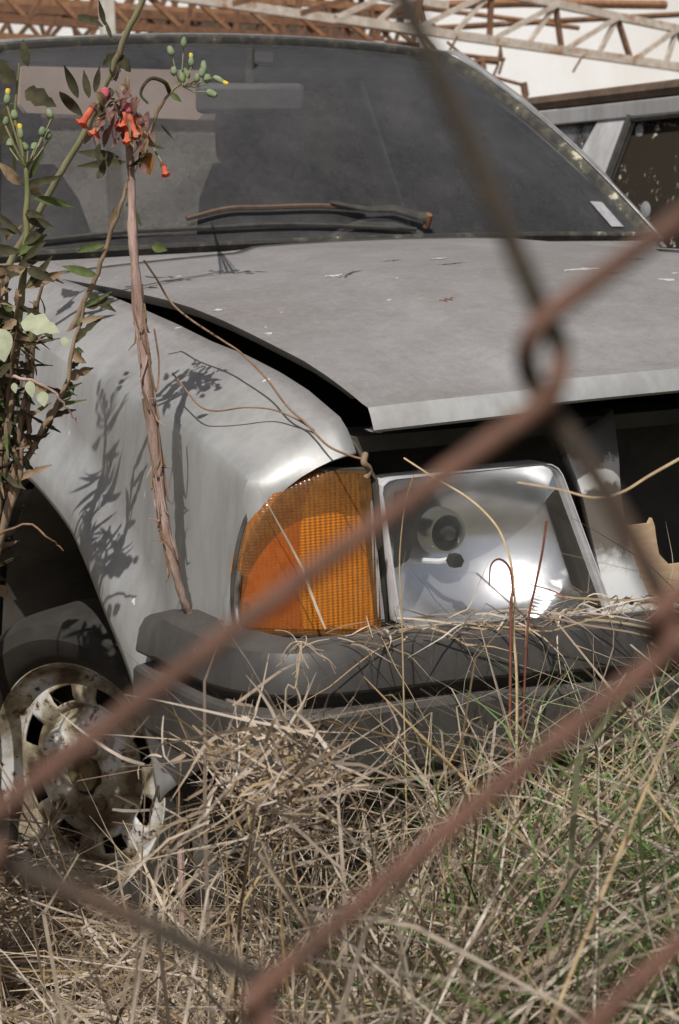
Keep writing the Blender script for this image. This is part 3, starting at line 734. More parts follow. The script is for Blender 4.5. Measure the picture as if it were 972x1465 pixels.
def win(y1, y2, y3, y4):
    MB().add([(sx(zb)+.02, y1, zb), (sx(zb)+.02, y2, zb), (sx(zr-.05)+.02, y3, zr-.05), (sx(zr-.05)+.02, y4, zr-.05)], [(0, 1, 2, 3)]).build('window', 'old_glass', c2, False)
win(B1[1], yB-1.0, yB-1.0, yB); win(A1[1], yy1+.1, yy1-.1, yA); win(yB-1.05, yy0, yy0+.3, yB-1.05)
MB().tube([ext(pp[1], pp[2], zr-.05)+np.array([-.01, -.012, 0]), ext(pp[1], pp[2], zb)+np.array([-.01, -.012, 0])], .012, 6).build('window_seal', 'rubber', c2)
MB().tube([(sx(zr-.06)-.006, yB-1., zr-.06), (sx(zr-.06)-.006, yB, zr-.06)], .01, 6).build('window_seal', 'rubber', c2)
MB().grid([[(x, y, z) for x, z in ((XS-.15, .87), (XS-.18, .85), (XS-.2, .6), (XS-.19, .3), (XS-.15, .1))] for y in (yy0, 1.5, 2.8, yy1+.3)]).build('body_side', 'grey_paint', c2, solid=.005)
MB().grid([[(XS+1.44-.04, y, zr-.02), (XS+1.5, y, .87), (XS+1.52, y, .5), (XS+1.46, y, .1)] for y in (yy0, 2, yy1+.3)]).build('body_side', 'grey_paint', c2, solid=.005)
MB().grid([[(x, yy1+dy, z) for x in (XS-.15, XS+.6, XS+1.44)] for z, dy in ((zr-.02, 0), (.87, .25), (.5, .3), (.1, .28))]).build('tailgate', 'grey_paint', c2, solid=.005)
MB().grid([[(x, yy0+dy, z) for x in (XS-.15, XS+.6, XS+1.44)] for z, dy in ((.87, -.3), (.83, -1.2), (.5, -1.25), (.2, -1.2))]).build('hood', 'grey_paint', c2, solid=.005)
MB().box((XS+.6, 1.9, .3), (1.3, 4.2, .04)).build('floor_pan', 'dark_metal', c2, False)
MB().box((XS+.62, 1.9, .7), (1.2, .5, .7)).build('seat_bench', 'seat_cloth', c2, bevel=.06)
for (a, b2, r) in ((908, 187, .019), (917, 300, .022)):
    p = on2(a, b2); MB().lathe([(.0005, .002), (r*.7, .0015), (r, 0)], 20, p+np.array([.016, 0, 0])).build('window_sticker', 'faded_sticker', c2)
for y in (-.55, 2.9):
    w_ = empty('wheel', (XS-.08, y, .16), c2)
    MB().lathe([(.165, .02), (.19, .062), (.236, .062), (.254, .03), (.255, -.05), (.168, -.06)], 40).build('tyre', 'tyre_rubber', w_)
    MB().lathe([(.168, .022), (.178, .044), (.158, .012), (.118, .022), (.066, .033), (.0005, .03)], 40).build('rim', 'rust', w_)
rebase(c2)

# ------------------------------------------------------------------ rusty trusses on a rack
TB = []
def truss(a0, a1, b0, b1, Y, n, mats, label, chord=.05, web=.03, slope=0., verticals=False, name='roof_truss', dY=.0):
    P = [PXy(*a0, Y), PXy(*a1, Y+slope), PXy(*b0, Y+dY), PXy(*b1, Y+dY+slope)]
    base = P[2].copy(); t = empty(name, base); tag(t, label, 'truss', 'rusty trusses stacked on the rack')
    MB().bar(P[0], P[1], chord, chord).build('chord', mats[0], t, False); MB().bar(P[2], P[3], chord, chord*1.1).build('chord', mats[1], t, False)
    for k in range(n):
        u0, u1, um = k/n, (k+1)/n, (k+.5)/n
        B0, B1_, T = P[2]+(P[3]-P[2])*u0, P[2]+(P[3]-P[2])*u1, P[0]+(P[1]-P[0])*um
        o = np.array([0, -.012, 0])
        MB().bar(B0+o, T+o, web, web).build('diagonal', mats[2], t, False); MB().bar(T-o, B1_-o, web, web*.9).build('diagonal', mats[3], t, False)
        if verticals: MB().bar(T, P[2]+(P[3]-P[2])*um, web, web*.8).build('vertical', mats[1], t, False)
    rebase(t); TB.append(P); return t
truss((560, -42), (1090, 66), (480, 26), (1090, 113), 9.0, 6, ('rust_pale', 'rust_pale', 'rust_pale', 'rust'), 'pale weathered truss with thin webs above the wagon roof', .055, .035, verticals=True)
truss((300, -40), (640, 8), (230, -8), (610, 46), 9.3, 4, ('rust_pale', 'rust_pale', 'rust', 'rust'), 'pale painted truss leaning over the silver car roof', .055, .035)
truss((-120, -30), (560, 12), (-120, 18), (600, 66), 9.8, 10, ('rust_orange', 'rust', 'rust', 'rust_orange'), 'orange rusted lattice truss low behind the windshield', .05, .03)
truss((-140, 5), (620, 40), (-140, 46), (640, 92), 10.4, 13, ('rust', 'rust_orange', 'rust', 'rust'), 'dark brown lattice truss lowest of the stack behind the roof', .06, .028)
truss((-120, -45), (420, -6), (-120, -6), (440, 30), 10.9, 8, ('rust_orange', 'rust_orange', 'rust', 'rust'), 'orange rusted truss farthest back in the stack', .07, .03)
truss((-120, 18), (600, 20), (-120, 52), (560, 80), 11.4, 16, ('dark_rust', 'rust', 'dark_rust', 'dark_rust'), 'blackened lattice truss with close webs at the back of the stack', .07, .03)
truss((-120, -20), (520, -10), (-120, 14), (520, 52), 11.9, 14, ('rust_orange', 'dark_rust', 'rust', 'dark_rust'), 'broad rusted truss with thick chords against the white wall', .09, .035)
def rod(pts, Y, r, mat, label, name='steel_rod'):
    P = [PXy(a, b, Y) for a, b in pts]; o = MB().tube([p-P[0] for p in P], r, 8).build(name, mat); o.location = P[0]
    tag(o, label, 'rod', 'loose rods on the rack'); return o
rod([(560, 14), (640, 7), (745, 4), (952, 7)], 9.6, .034, 'rust_orange', 'thick orange rusted pipe lying across the trusses')
rod([(600, 42), (760, 32), (1100, 14)], 9.9, .022, 'rust', 'thin dark brown rod crossing behind the pale truss')
rod([(590, 10), (660, 18), (740, 28), (828, 40)], 9.4, .018, 'rust_orange', 'bent orange rod with a free end beside the pale truss')
rod([(820, 103), (832, 105+-22), (836, 104-24)], 8.5, .008, 'rust', 'short grey rod poking up above the wagon roof')
# dangling rusted fittings
fit = empty('rusted_bracket', PXy(690, 80, 8.7)); tag(fit, 'rusted steel bracket with bent prongs beside the silver car pillar', 'bracket')
for pts, r in (([(640, 76), (690, 82), (722, 85)], .014), ([(672, 92), (690, 86), (712, 88)], .022), ([(690, 86), (692, 112), (690, 118)], .026), ([(706, 110), (735, 118), (750, 122)], .012), ([(712, 135), (742, 138)], .010), ([(749, 118), (752, 135), (748, 146)], .026), ([(702, 118), (712, 95), (716, 70)], .010), ([(640, 60), (665, 82)], .010), ([(655, 52), (640, 78)], .009), ([(716, 66), (719, 90), (714, 106)], .010)):
    MB().tube([PXy(a, b, 8.7) for a, b in pts], r, 8).build('prong', 'rust', fit)
rebase(fit)
# rack posts carrying the pile
for i, (px, Y, lab) in enumerate(((155, 9.2, 'pale grey post standing behind the silver car roof'), (-90, 9.6, 'pale grey post at the orange end of the trusses'), (540, 9.75, 'pale grey post below the thick orange pipe'), (1060, 9.1, 'pale grey post under the far end of the pale truss'))):
    p = PXy(px, 60, Y); top = PXy(px, -30 if i == 0 else 60, Y)[2]
    po = empty('rack_post', (p[0], Y, GZ)); tag(po, lab, 'post', 'rack posts')
    MB().box((p[0], Y, (top+GZ)/2), (.085, .085, top-GZ)).build('shaft', 'post_paint', po, False, bevel=.008)
    MB().box((p[0], Y, GZ+.02), (.22, .22, .05)).build('base_plate', 'rust', po, False)
    rebase(po)
    if i == 0: pass
for Yv in (9.15,):
    a, b2 = PXy(-120, 175, Yv+.5), PXy(1090, 190, Yv+.5)
    o = MB().bar((0, 0, 0), b2-a, .08, .08).build('rack_beam', 'rust', None, False); o.location = a; tag(o, 'rusty crossbeam carrying the stacked trusses behind both cars', 'beam')

# ------------------------------------------------------------------ plants
def leaf(par, p, d, L, Wd, mat, curl=.4, fold=.25, lobes=0, up=(0, 0, 1), name='leaf'):
    d = Vector(d).normalized(); side = d.cross(Vector(up))
    side = side.normalized() if side.length > .05 else Vector((1, 0, 0)); nn = side.cross(d); p = Vector(p)
    rows = []; N = 11; q = p.copy(); dd = d.copy()
    for i in range(N):
        t = i/(N-1); wv = Wd*(math.sin(math.pi*min(1, t**.75))**.9)*.5
        if lobes: wv *= .55+.45*abs(math.sin(t*math.pi*lobes))
        wv = max(wv, .0008)
        rows.append([q-side*wv+nn*wv*fold, q-side*wv*.5+nn*wv*fold*.4, q, q+side*wv*.5+nn*wv*fold*.4, q+side*wv+nn*wv*fold])
        ang = curl/(N-1); dd = (dd*math.cos(ang)-nn*math.sin(ang)).normalized(); nn = side.cross(dd).normalized(); q = q+dd*(L/(N-1))
    return MB().grid(rows).build(name, mat, par, angle=80)
def bell(par, p, d, L, R, mat, name='flower'):
    d = Vector(d).normalized(); M = Vector((-1, 0, 0)).rotation_difference(d).to_matrix()
    pr = [(.0006, -.002), (R*.55, 0), (R*.75, L*.15), (R*.8, L*.45), (R*.72, L*.7), (R*.95, L*.85), (R*1.5, L)]
    m = MB(); rows = []
    for i, (r, o) in enumerate(pr):
        rows.append([M@Vector((-o+(.25*R*math.cos(4*a) if i == 6 else 0), r*(1+(.22*math.cos(4*a) if i == 6 else 0))*math.cos(a), r*(1+(.22*math.cos(4*a) if i == 6 else 0))*math.sin(a)))+Vector(p) for a in np.linspace(0, 2*math.pi, 16, endpoint=False)])
    o = m.grid(rows, True).build(name, mat, par, angle=70)
    cx = MB(); cx.lathe([(.0006, -.005), (R*.7, -.003), (R*.95, L*.08), (R*.9, L*.14)], 8, p, M).build('calyx', 'petal_dry', o)
    return o
def bud(par, p, d, L, R, mat='bud_green', tip=None, name='flower_head'):
    d = Vector(d).normalized(); M = Vector((-1, 0, 0)).rotation_difference(d).to_matrix()
    o = MB().lathe([(.0006, -.001), (R*.7, .001), (R, L*.3), (R*.92, L*.6), (R*.6, L*.95), (.0006, L)], 10, p, M).build(name, mat, par)
    if tip: MB().lathe([(R*.62, L*.9), (R*.75, L*1.15), (R*.5, L*1.3), (.0006, L*1.3)], 9, p, M).build('florets', tip, o)
    return o
def stem(par, P, r0, r1, mat, wob=.0, n=5, name='stem', seg=8):
    Q = cr(P, n); N = len(Q); Q = [q+rng.normal(0, wob, 3) for q in Q]
    return MB().tube(Q, [r0+(r1-r0)*i/(N-1) for i in range(N)], seg).build(name, mat, par, angle=70)
def pd(L): return [PXd(*q) for q in L]
def rd(s=1.): return rng.normal(0, s, 3)
def toground(P):
    p = P[-1]; return P+[np.array([p[0]-.01, p[1]+.01, p[2]*.5+GZ*.5]), np.array([p[0]-.015, p[1], GZ-.02])]

# red bell flower
pl = empty('bell_flower_plant', (-.80, .25, GZ)); tag(pl, 'tall pale stalk with drooping coral bell flowers leaning over the silver fender', 'plant')
S = pd([(176, 150, 2.02), (183, 185, 2.02), (188, 250, 2.03), (189, 300, 2.035), (191, 350, 2.04), (197, 420, 2.05), (204, 490, 2.065), (213, 570, 2.08), (223, 650, 2.10), (233, 730, 2.115), (247, 800, 2.13), (260, 850, 2.145), (274, 884, 2.165)])
S2 = S+[np.array([-.775, .27, .40]), np.array([-.775, .28, .15]), np.array([-.79, .25, GZ-.02])]
Q = cr(S2[:13], 5); rr = [interp(i/len(Q), [0, .1, .2, .55, .8, 1], [.002, .0045, .0052, .0062, .0056, .0042])*(1+rng.normal(0, .09)) for i in range(len(Q))]
MB().tube(Q, rr, 10).build('stem', 'pale_stem', pl, angle=70)
MB().tube(S2[12:], .005, 8).build('lower_stem', 'pale_stem', pl)
for k in range(42):   # dry bark strips and fibres hugging the stalk
    i = int(rng.integers(24, len(Q)-12)); n_ = int(rng.integers(3, 9)); ph = rng.uniform(0, 6.3); tw = rng.normal(0, .35); P = []
    for q in range(n_):
        an = ph+tw*q; P.append(Q[i+q]+(RT*math.cos(an)-FW*math.sin(an))*(rr[i+q]+.0008+.0012*max(0, q-n_+3)))
    P.append(P[-1]+rng.normal(0, .006, 3)-UP*.006)
    MB().tube(P, [.0013]*(len(P)-1)+[.0005], 5).build('bark_strip', rng.choice(['dry_vine', 'woody_stem', 'pale_stem']), pl)
MB().tube(cr(pd([(205, 440, 2.04), (214, 520, 2.05), (224, 560, 2.06), (228, 520, 2.06), (221, 470, 2.05)]), 4), .0012, 5).build('tendril', 'dry_vine', pl)
CR = RT; DN = -UP
def dirpx(a, b, toward=.2): v = CR*a+DN*b-FW*toward; return v/np.linalg.norm(v)
for a, b, dx, dy, L, R, mt in ((134, 152, -.6, 1, .026, .0052, 'petal_coral'), (146, 165, -.35, 1, .026, .005, 'petal_coral'), (183, 160, .35, 1, .033, .0042, 'petal_coral'), (193, 165, .55, 1, .030, .004, 'petal_coral'), (183, 172, .0, 1, .028, .0042, 'petal_coral'), (178, 158, -.1, 1, .022, .006, 'petal_coral'), (234, 236, .25, 1, .013, .004, 'petal_coral')):
    p = PXd(a, b, 2.0); bell(pl, p, dirpx(dx, dy), L, R, mt)
    MB().tube([PXd(170, 143, 2.01), (PXd(170, 143, 2.01)+p)/2+UP*.006, p], .0012, 5).build('flower_stalk', 'green_stem', pl)
for a, b, mt in ((147, 132, 'petal_pink'), (183, 148, 'petal_pink'), (150, 126, 'petal_pink')):
    bud(pl, PXd(a, b, 2.0), dirpx(.1, 1), .012, .006, mt, name='flower')
for k in range(80):   # shrivelled flowers and calyces
    a = rng.choice([148, 178, 205]) + rng.normal(0, 11); b = 165+rng.normal(0, 26) + (35 if a > 195 else 0)
    p = PXd(a, b-8, 2.0+rng.normal(0, .012)); leaf(pl, p, dirpx(rng.normal(0, .45), 1, rng.normal(0, .3)), rng.uniform(.010, .026), rng.uniform(.004, .010), rng.choice(['petal_dry', 'petal_dry', 'leaf_dark', 'leaf_dry', 'petal_dry']), rng.uniform(-1.8, 1.8), .8, up=tuple(-FW+rng.normal(0, .5, 3)), name='dry_flower')
leaf(pl, PXd(214, 218, 2.0), dirpx(-.1, 1), .026, .016, 'brown_leaf', .6, .3)
for a, b, dx, dy, L, Wd, cu in ((118, 165, -.9, -.8, .05, .012, -1.4), (128, 140, -.2, -1, .032, .009, .3), (136, 132, .25, -1, .03, .008, -.3), (170, 225, -.8, -.1, .05, .011, .5), (150, 232, -.2, 1, .04, .009, -1.2), (180, 232, -.9, .1, .055, .01, .2), (218, 352, 1, .3, .018, .012, .2)):
    leaf(pl, PXd(a, b, 2.01), dirpx(dx, dy), L, Wd, 'leaf_dark' if b < 340 else 'leaf_green', cu, .3, up=tuple(-FW))
rebase(pl)

# diagonal green-stemmed weed
pl = empty('tall_weed', (-1.0, .3, GZ)); tag(pl, 'tall weed whose thick green stem slants up behind the coral bells', 'plant')
S = pd([(216, -60, 2.420), (203, 0, 2.440), (176, 62, 2.460), (152, 120, 2.480), (118, 196, 2.500), (82, 256, 2.520), (48, 318, 2.540), (10, 385, 2.560), (-30, 480, 2.580)])
stem(pl, S[::-1], .0055, .0042, 'weed_stem', .0008); stem(pl, toground(S[-1:])[0:], .007, .008, 'woody_stem', name='lower_stem')
for a, b, dx, dy, L, Wd, cu in ((172, 78, -.9, .5, .03, .02, .8), (170, 80, .6, .8, .028, .02, .8), (165, 86, .0, 1, .03, .018, .8), (148, 38, -1, -.5, .07, .012, 1.6), (150, 36, -.2, -1, .035, .008, -.5), (160, 55, -.3, -.8, .03, .006, .6), (112, 140, -.4, -1, .05, .013, -.6), (40, 95, -.2, -1, .04, .014, .5), (22, 120, -.5, -.5, .06, .03, .6), (36, 130, .6, .3, .05, .03, .5), (15, 150, -.2, .9, .06, .028, .5), (5, 105, -.4, -.7, .06, .02, .5)):
    leaf(pl, PXd(a, b, 2.470), dirpx(dx, dy), L, Wd, 'leaf_dark', cu, .3, 3 if Wd > .015 else 0, up=tuple(-FW))
stem(pl, pd([(20, 250, 2.520), (22, 160, 2.490), (28, 90, 2.470)]), .003, .0015, 'green_stem')
rebase(pl)

# groundsel with yellow heads (three of them)
def heads(pl, L, d, k=1.):
    for a, b, yel, up in L:
        p = PXd(a, b, d+rng.normal(0, .006)); bud(pl, p, dirpx(rng.normal(0, .25), -1 if up else .2, .1), k*rng.uniform(.010, .016), k*rng.uniform(.0036, .005), 'bud_green', 'petal_yellow' if yel else None)
pl = empty('groundsel_plant', (-.92, .3, GZ)); tag(pl, 'groundsel weed with curling leaves and yellow heads right of the coral bells', 'plant')
S = pd([(258, 120, 2.530), (244, 132, 2.535), (226, 160, 2.545), (208, 205, 2.560), (184, 262, 2.575), (168, 310, 2.585), (150, 360, 2.600), (136, 400, 2.610), (112, 450, 2.620), (90, 495, 2.630), (40, 620, 2.650), (-30, 800, 2.660)])
stem(pl, S[::-1], .005, .0018, 'woody_stem', .0008)
stem(pl, toground(S[-1:]), .006, .007, 'woody_stem', name='lower_stem')
hp = [(249, 108, 0, 1), (274, 96, 1, 1), (288, 110, 0, 1), (298, 118, 0, 1), (306, 110, 1, 0), (296, 131, 0, 0), (262, 118, 0, 1), (281, 118, 0, 1), (263, 68, 0, 1), (247, 80, 0, 1), (270, 112, 0, 1), (292, 104, 0, 1)]
heads(pl, hp, 2.53, 1.2)
for a, b, y_, u_ in hp: MB().tube([PXd(258, 122, 3.030), PXd((258+a)/2, (b+126)/2+3, 2.53), PXd(a, b, 2.530)], .0009, 5).build('flower_stalk', 'green_stem', pl)
stem(pl, pd([(243, 132, 2.535), (236, 118, 2.520), (218, 112, 2.510), (206, 122, 2.500), (202, 136, 2.500), (212, 148, 2.500)]), .0035, .0015, 'leaf_dark', name='curled_leaf')
for a, b, dx, dy, L, Wd, cu in ((242, 132, -.2, -1, .02, .009, .5), (244, 134, .7, .5, .02, .009, .5), (150, 350, -1, .2, .05, .012, 1.0), (160, 330, .2, -1, .04, .01, -.4), (140, 395, -1, -.3, .06, .014, .8), (125, 420, .8, .5, .05, .014, .6), (182, 290, .5, .8, .04, .012, .7)):
    leaf(pl, PXd(a, b, 2.590), dirpx(dx, dy), L, Wd, rng.choice(['leaf_dark', 'leaf_dry', 'leaf_green']), cu, .35, up=tuple(-FW))
leaf(pl, PXd(122, 417, 3.100), dirpx(1, -.1), .022, .016, 'petal_dry', .3, .3, up=tuple(-FW))
rebase(pl)
pl = empty('groundsel_plant', (-1.02, .35, GZ)); tag(pl, 'groundsel weed with green buds standing left of the coral bells over the wheel', 'plant')
S = pd([(38, 235, 2.10), (39, 300, 2.11), (36, 360, 2.12), (30, 430, 2.13), (20, 500, 2.14), (4, 580, 2.15), (-25, 680, 2.16), (-50, 800, 2.17)])
stem(pl, S[::-1], .0075, .003, 'green_stem', .0006); stem(pl, toground(S[-1:]), .007, .008, 'woody_stem', name='lower_stem')
hp = [(10, 150, 1, 1), (22, 172, 0, 1), (8, 180, 0, 1), (30, 200, 1, 1), (60, 195, 0, 1), (74, 170, 0, 1), (70, 200, 0, 1), (52, 205, 0, 0), (14, 212, 0, 1), (40, 216, 0, 1)]
heads(pl, hp, 2.09)
for a, b, y_, u_ in hp: MB().tube([PXd(38, 240, 2.10), PXd((38+a)/2, (b+240)/2+3, 2.09), PXd(a, b, 2.09)], .0011, 5).build('flower_stalk', 'green_stem', pl)
for k in range(22):
    a, b = rng.uniform(-15, 75), rng.uniform(255, 420)
    leaf(pl, PXd(34+rng.normal(0, 6), b, 2.11), dirpx(rng.choice([-1, 1])*rng.uniform(.5, 1), rng.uniform(-1, .5), rng.normal(0, .5)), rng.uniform(.03, .06), rng.uniform(.007, .014), rng.choice(['leaf_dark', 'leaf_dry', 'leaf_green', 'leaf_dark']), rng.uniform(-1.2, 1.6), .35, up=tuple(-FW))
rebase(pl)
# leafy thistle-like mass
pl = empty('leafy_weed', (-1.05, .3, GZ)); tag(pl, 'bushy weed of lobed and withered leaves crowding the rear of the fender', 'plant')
for k in range(19):
    a = rng.uniform(-110, 125); S = pd([(a, rng.uniform(380, 470), 2.08+rng.normal(0, .04)), (a-15, 560, 2.12), (a-35, 700, 2.15), (min(a-60, -25), 860, 2.18)])
    if a > 60: S = pd([(a, rng.uniform(430, 500), 2.12), (a-30, 560, 2.13), (a-75, 640, 2.15), (-25, 760, 2.17)])
    stem(pl, S[::-1], .005, .002, 'woody_stem', .002); stem(pl, toground(S[-1:]), .005, .006, 'woody_stem', name='lower_stem')
    for j in range(21):
        t = rng.uniform(0, 1)**1.2; i = min(2, int(t*2)); p = S[i]+(S[i+1]-S[i])*rng.uniform(0, 1)
        mt = rng.choice(['leaf_dark', 'leaf_dry', 'leaf_green', 'leaf_dark', 'leaf_dark', 'leaf_dry'])
        leaf(pl, p, dirpx(rng.normal(.2, 1), rng.normal(.1, .7), rng.normal(0, .7)), rng.uniform(.018, .05), rng.uniform(.004, .016), mt, rng.uniform(-.5, 1.6), .35, int(rng.integers(2, 5)), up=tuple(-FW+rng.normal(0, .5, 3)))
leaf(pl, PXd(30, 462, 2.03), dirpx(1, .12, .1), .046, .036, 'leaf_pale', .35, .25, 3, up=tuple(-FW*.7+UP*.5))
for a, b, L, Wd in ((42, 545, .02, .012), (60, 560, .018, .014), (20, 548, .012, .008), (92, 482, .012, .01), (-2, 470, .04, .03)):
    leaf(pl, PXd(a, b, 2.04), dirpx(.2, 1, .2), L, Wd, 'leaf_pale', .2, .3, up=tuple(-FW))
stem(pl, pd([(10, 535, 2.06), (45, 545, 2.05), (80, 565, 2.05), (100, 590, 2.06), (112, 605, 2.07)]), .0022, .001, 'pale_stem', .001, name='twig')
stem(pl, pd([(0, 765, 2.12), (40, 750, 2.1), (70, 770, 2.1), (90, 785, 2.12)]), .0016, .001, 'dry_vine', .001, name='twig')
rebase(pl)

pl = empty('leafy_weed', (-1.12, .25, GZ)); tag(pl, 'dark ragged weed added mostly out of view to shade the wheel arch', 'plant')  # added mostly beyond the left edge to throw shade on wheel and arch
for k in range(12):
    a = rng.uniform(-150, -5); d0 = rng.uniform(2.12, 2.26); S = pd([(a+rng.normal(0, 12), rng.uniform(440, 580), d0), (a, 640, d0+.01), (a-20, 760, d0+.02), (a-40, 860, d0+.03)])
    stem(pl, S[::-1], .004, .0015, 'woody_stem', .002); stem(pl, toground(S[-1:]), .004, .005, 'woody_stem', name='lower_stem')
    for j in range(20):
        i = int(rng.integers(0, 3)); p = S[i]+(S[i+1]-S[i])*rng.uniform(0, 1)
        leaf(pl, p, dirpx(rng.normal(.1, 1), rng.normal(.1, .7), rng.normal(0, .7)), rng.uniform(.03, .07), rng.uniform(.009, .026), rng.choice(['leaf_dark', 'leaf_dry', 'leaf_dark']), rng.uniform(-.5, 1.6), .35, int(rng.integers(2, 5)), up=tuple(-FW+rng.normal(0, .5, 3)))
rebase(pl)

# dry vines and twigs lying on the car
def vine(px, surf, r, mat, label, name='dry_vine', cat='vine'):
    P = [surf(*p) for p in px]; o = MB().tube([q-P[0] for q in cr(P, 6)], r, 6).build(name, mat, None, angle=80); o.location = P[0]; return tag(o, label, cat)
vine([(206, 372, 2.3), (225, 400, 2.32), (243, 430, 2.34), (270, 455, 2.30), (320, 488, 2.24), (345, 505, 2.2), (380, 540, 2.16), (410, 580, 2.12), (438, 606, 2.1), (470, 638, 2.07), (505, 653, 2.04), (522, 657, 2.03)], lambda a, b, d: PXd(a, b, d-.02), .0014, 'dry_vine', 'long thin brown vine trailing over the gap beside the hood')
vine([(247, 534, 2.23), (262, 552, 2.2), (285, 580, 2.17), (310, 588, 2.155), (350, 583, 2.13), (390, 586, 2.12), (425, 600, 2.1), (450, 616, 2.09)], lambda a, b, d: PXd(a, b, d-.008), .0011, 'dry_vine', 'short dark tendril wandering across the fender side')
vine([(523, 650, 2.02), (521, 662, 2.01), (529, 672, 2.02), (524, 684, 2.02)], lambda a, b, d: PXd(a, b, d-.015), .004, 'woody_stem', 'small knot of withered vine at the fender tip above the amber lamp')
vine([(578, 655, 1.97), (620, 682, 1.96), (670, 712, 1.95), (705, 745, 1.95), (722, 775, 1.95), (733, 815, 1.95), (737, 860, 1.95), (735, 905, 1.94)], lambda a, b, d: PXd(a, b, d), .0018, 'straw_one', 'bent yellow straw arching across the headlight', 'straw_stalk', 'straw') if False else None
def stalk(px, d, r0, r1, mat, label, name='dry_grass_stalk'):
    P = [PXd(a, b, d) for a, b in px]
    Q = cr(P, 6); N = len(Q)
    o = MB().tube([q-P[-1] for q in Q], [r0+(r1-r0)*i/(N-1) for i in range(N)], 6, True, .6).build(name, mat, None, angle=80); o.location = P[-1]
    return tag(o, label, 'grass stalk')
simple('straw_tan', (.34, .24, .12), (.52, .40, .24), 80, .7, .3); simple('straw_red', (.13, .04, .025), (.24, .085, .05), 80, .7, .3); simple('straw_dull', (.22, .15, .08), (.36, .27, .16), 80, .7, .3); simple('straw_pale', (.45, .37, .28), (.62, .54, .44), 80, .7, .3)
def root(px, d): return px+[(px[-1][0]+6, px[-1][1]+60), (px[-1][0]-4, 1330)]
stalk([(578, 655), (620, 682), (670, 712), (705, 745), (722, 775), (733, 815), (737, 860), (735, 905), (740, 1000), (736, 1300)], 1.9, .0012, .0022, 'straw_tan', 'bent yellow straw arching in front of the headlight')
stalk([(782, 745), (776, 790), (766, 840), (756, 890), (750, 1000), (740, 1300)], 1.9, .0022, .002, 'straw_red', 'straight dark red blade standing before the headlight')
stalk([(700, 838), (703, 808), (716, 800), (730, 815), (733, 850), (731, 900), (728, 1300)], 1.88, .0012, .003, 'straw_red', 'reddish withered blade with a hooked tip before the headlight')
stalk([(575, 880), (572, 800), (580, 720), (592, 680)][::-1]+[(578, 1000), (585, 1300)], 1.9, .0009, .0016, 'straw_tan', 'thin straw standing beside the amber lamp edge')
stalk([(980, 652), (930, 680), (890, 704), (850, 712), (800, 700), (740, 690)], 1.6, .0015, .001, 'straw_dull', 'long tan stem crossing the grille gap to the headlight')
stalk([(745, 832), (790, 845), (812, 857)], 1.98, .0009, .0012, 'straw_red', 'tiny dark twig lying across the lower headlight')

# small debris in the grass
def debris(px, py, z, dims, mat, label, cat, rot):
    p = PXz(px, py, z); o = MB().box((0, 0, 0), dims).build(label.split()[-1] if False else cat.replace(' ', '_'), mat, None, True, bevel=min(dims)*.3)
    o.location = p; o.rotation_euler = rot
    v = o.data.vertices
    for q in v: q.co += Vector(rng.normal(0, min(dims)*.12, 3))
    return tag(o, label, cat)
debris(470, 1248, .16, (.03, .02, .036), 'white_plastic', 'small white plastic block lying in the straw below the bumper', 'plastic block', (.2, .1, .3))
debris(872, 1166, .2, (.06, .05, .02), 'white_plastic', 'crumpled pale grey scrap in the green grass', 'paper scrap', (.5, .2, .8))

# ------------------------------------------------------------------ grass
def blades(name, base, dirs, h, wd, bend, rnd, mat, label, cat, seg=6, kink=None):
    N = len(base); t = np.linspace(0, 1, seg+1)
    side = np.cross(dirs, rng.normal(0, 1, (N, 3))); side /= np.linalg.norm(side, axis=1)[:, None]
    C = base[:, None, :]+dirs[:, None, :]*(h[:, None]*t)[..., None]+bend[:, None, :]*(h[:, None]*t**2)[..., None]
    if kink is not None:
        kt = rng.uniform(.35, .85, N); C += (kink[:, None, :]*(h[:, None]*np.maximum(0, t[None]-kt[:, None]))[..., None])
    C[..., 2] = np.maximum(C[..., 2], GZ-.01+rng.uniform(0, .02, N)[:, None])
    prof = np.interp(t, [0, .15, .7, 1], [.7, 1, .75, .12])
    Wv = side[:, None, :]*(wd[:, None]*prof/2)[..., None]
    V = np.stack([C-Wv, C+Wv], 2).reshape(-1, 3)
    b0 = (np.arange(N)*(seg+1)*2)[:, None]+np.arange(seg)*2
    F = np.stack([b0, b0+1, b0+3, b0+2], -1).reshape(-1, 4)
    me = bpy.data.meshes.new(name); me.vertices.add(len(V)); me.vertices.foreach_set('co', V.ravel())
    me.loops.add(F.size); me.loops.foreach_set('vertex_index', F.ravel().astype(np.int32))
    me.polygons.add(len(F)); me.polygons.foreach_set('loop_start', (np.arange(len(F))*4).astype(np.int32))
    me.update(); me.validate()
    at = me.attributes.new('rnd', 'FLOAT', 'POINT'); at.data.foreach_set('value', np.repeat(rnd, (seg+1)*2).astype(np.float32))
    me.materials.append(MATS[mat]); me.shade_smooth()
    o = bpy.data.objects.new(name, me); COL.objects.link(o); return tag(o, label, cat, kind='stuff')
def unit(v): return v/np.linalg.norm(v, axis=1)[:, None]
def rrr(n): return rng.random(n)
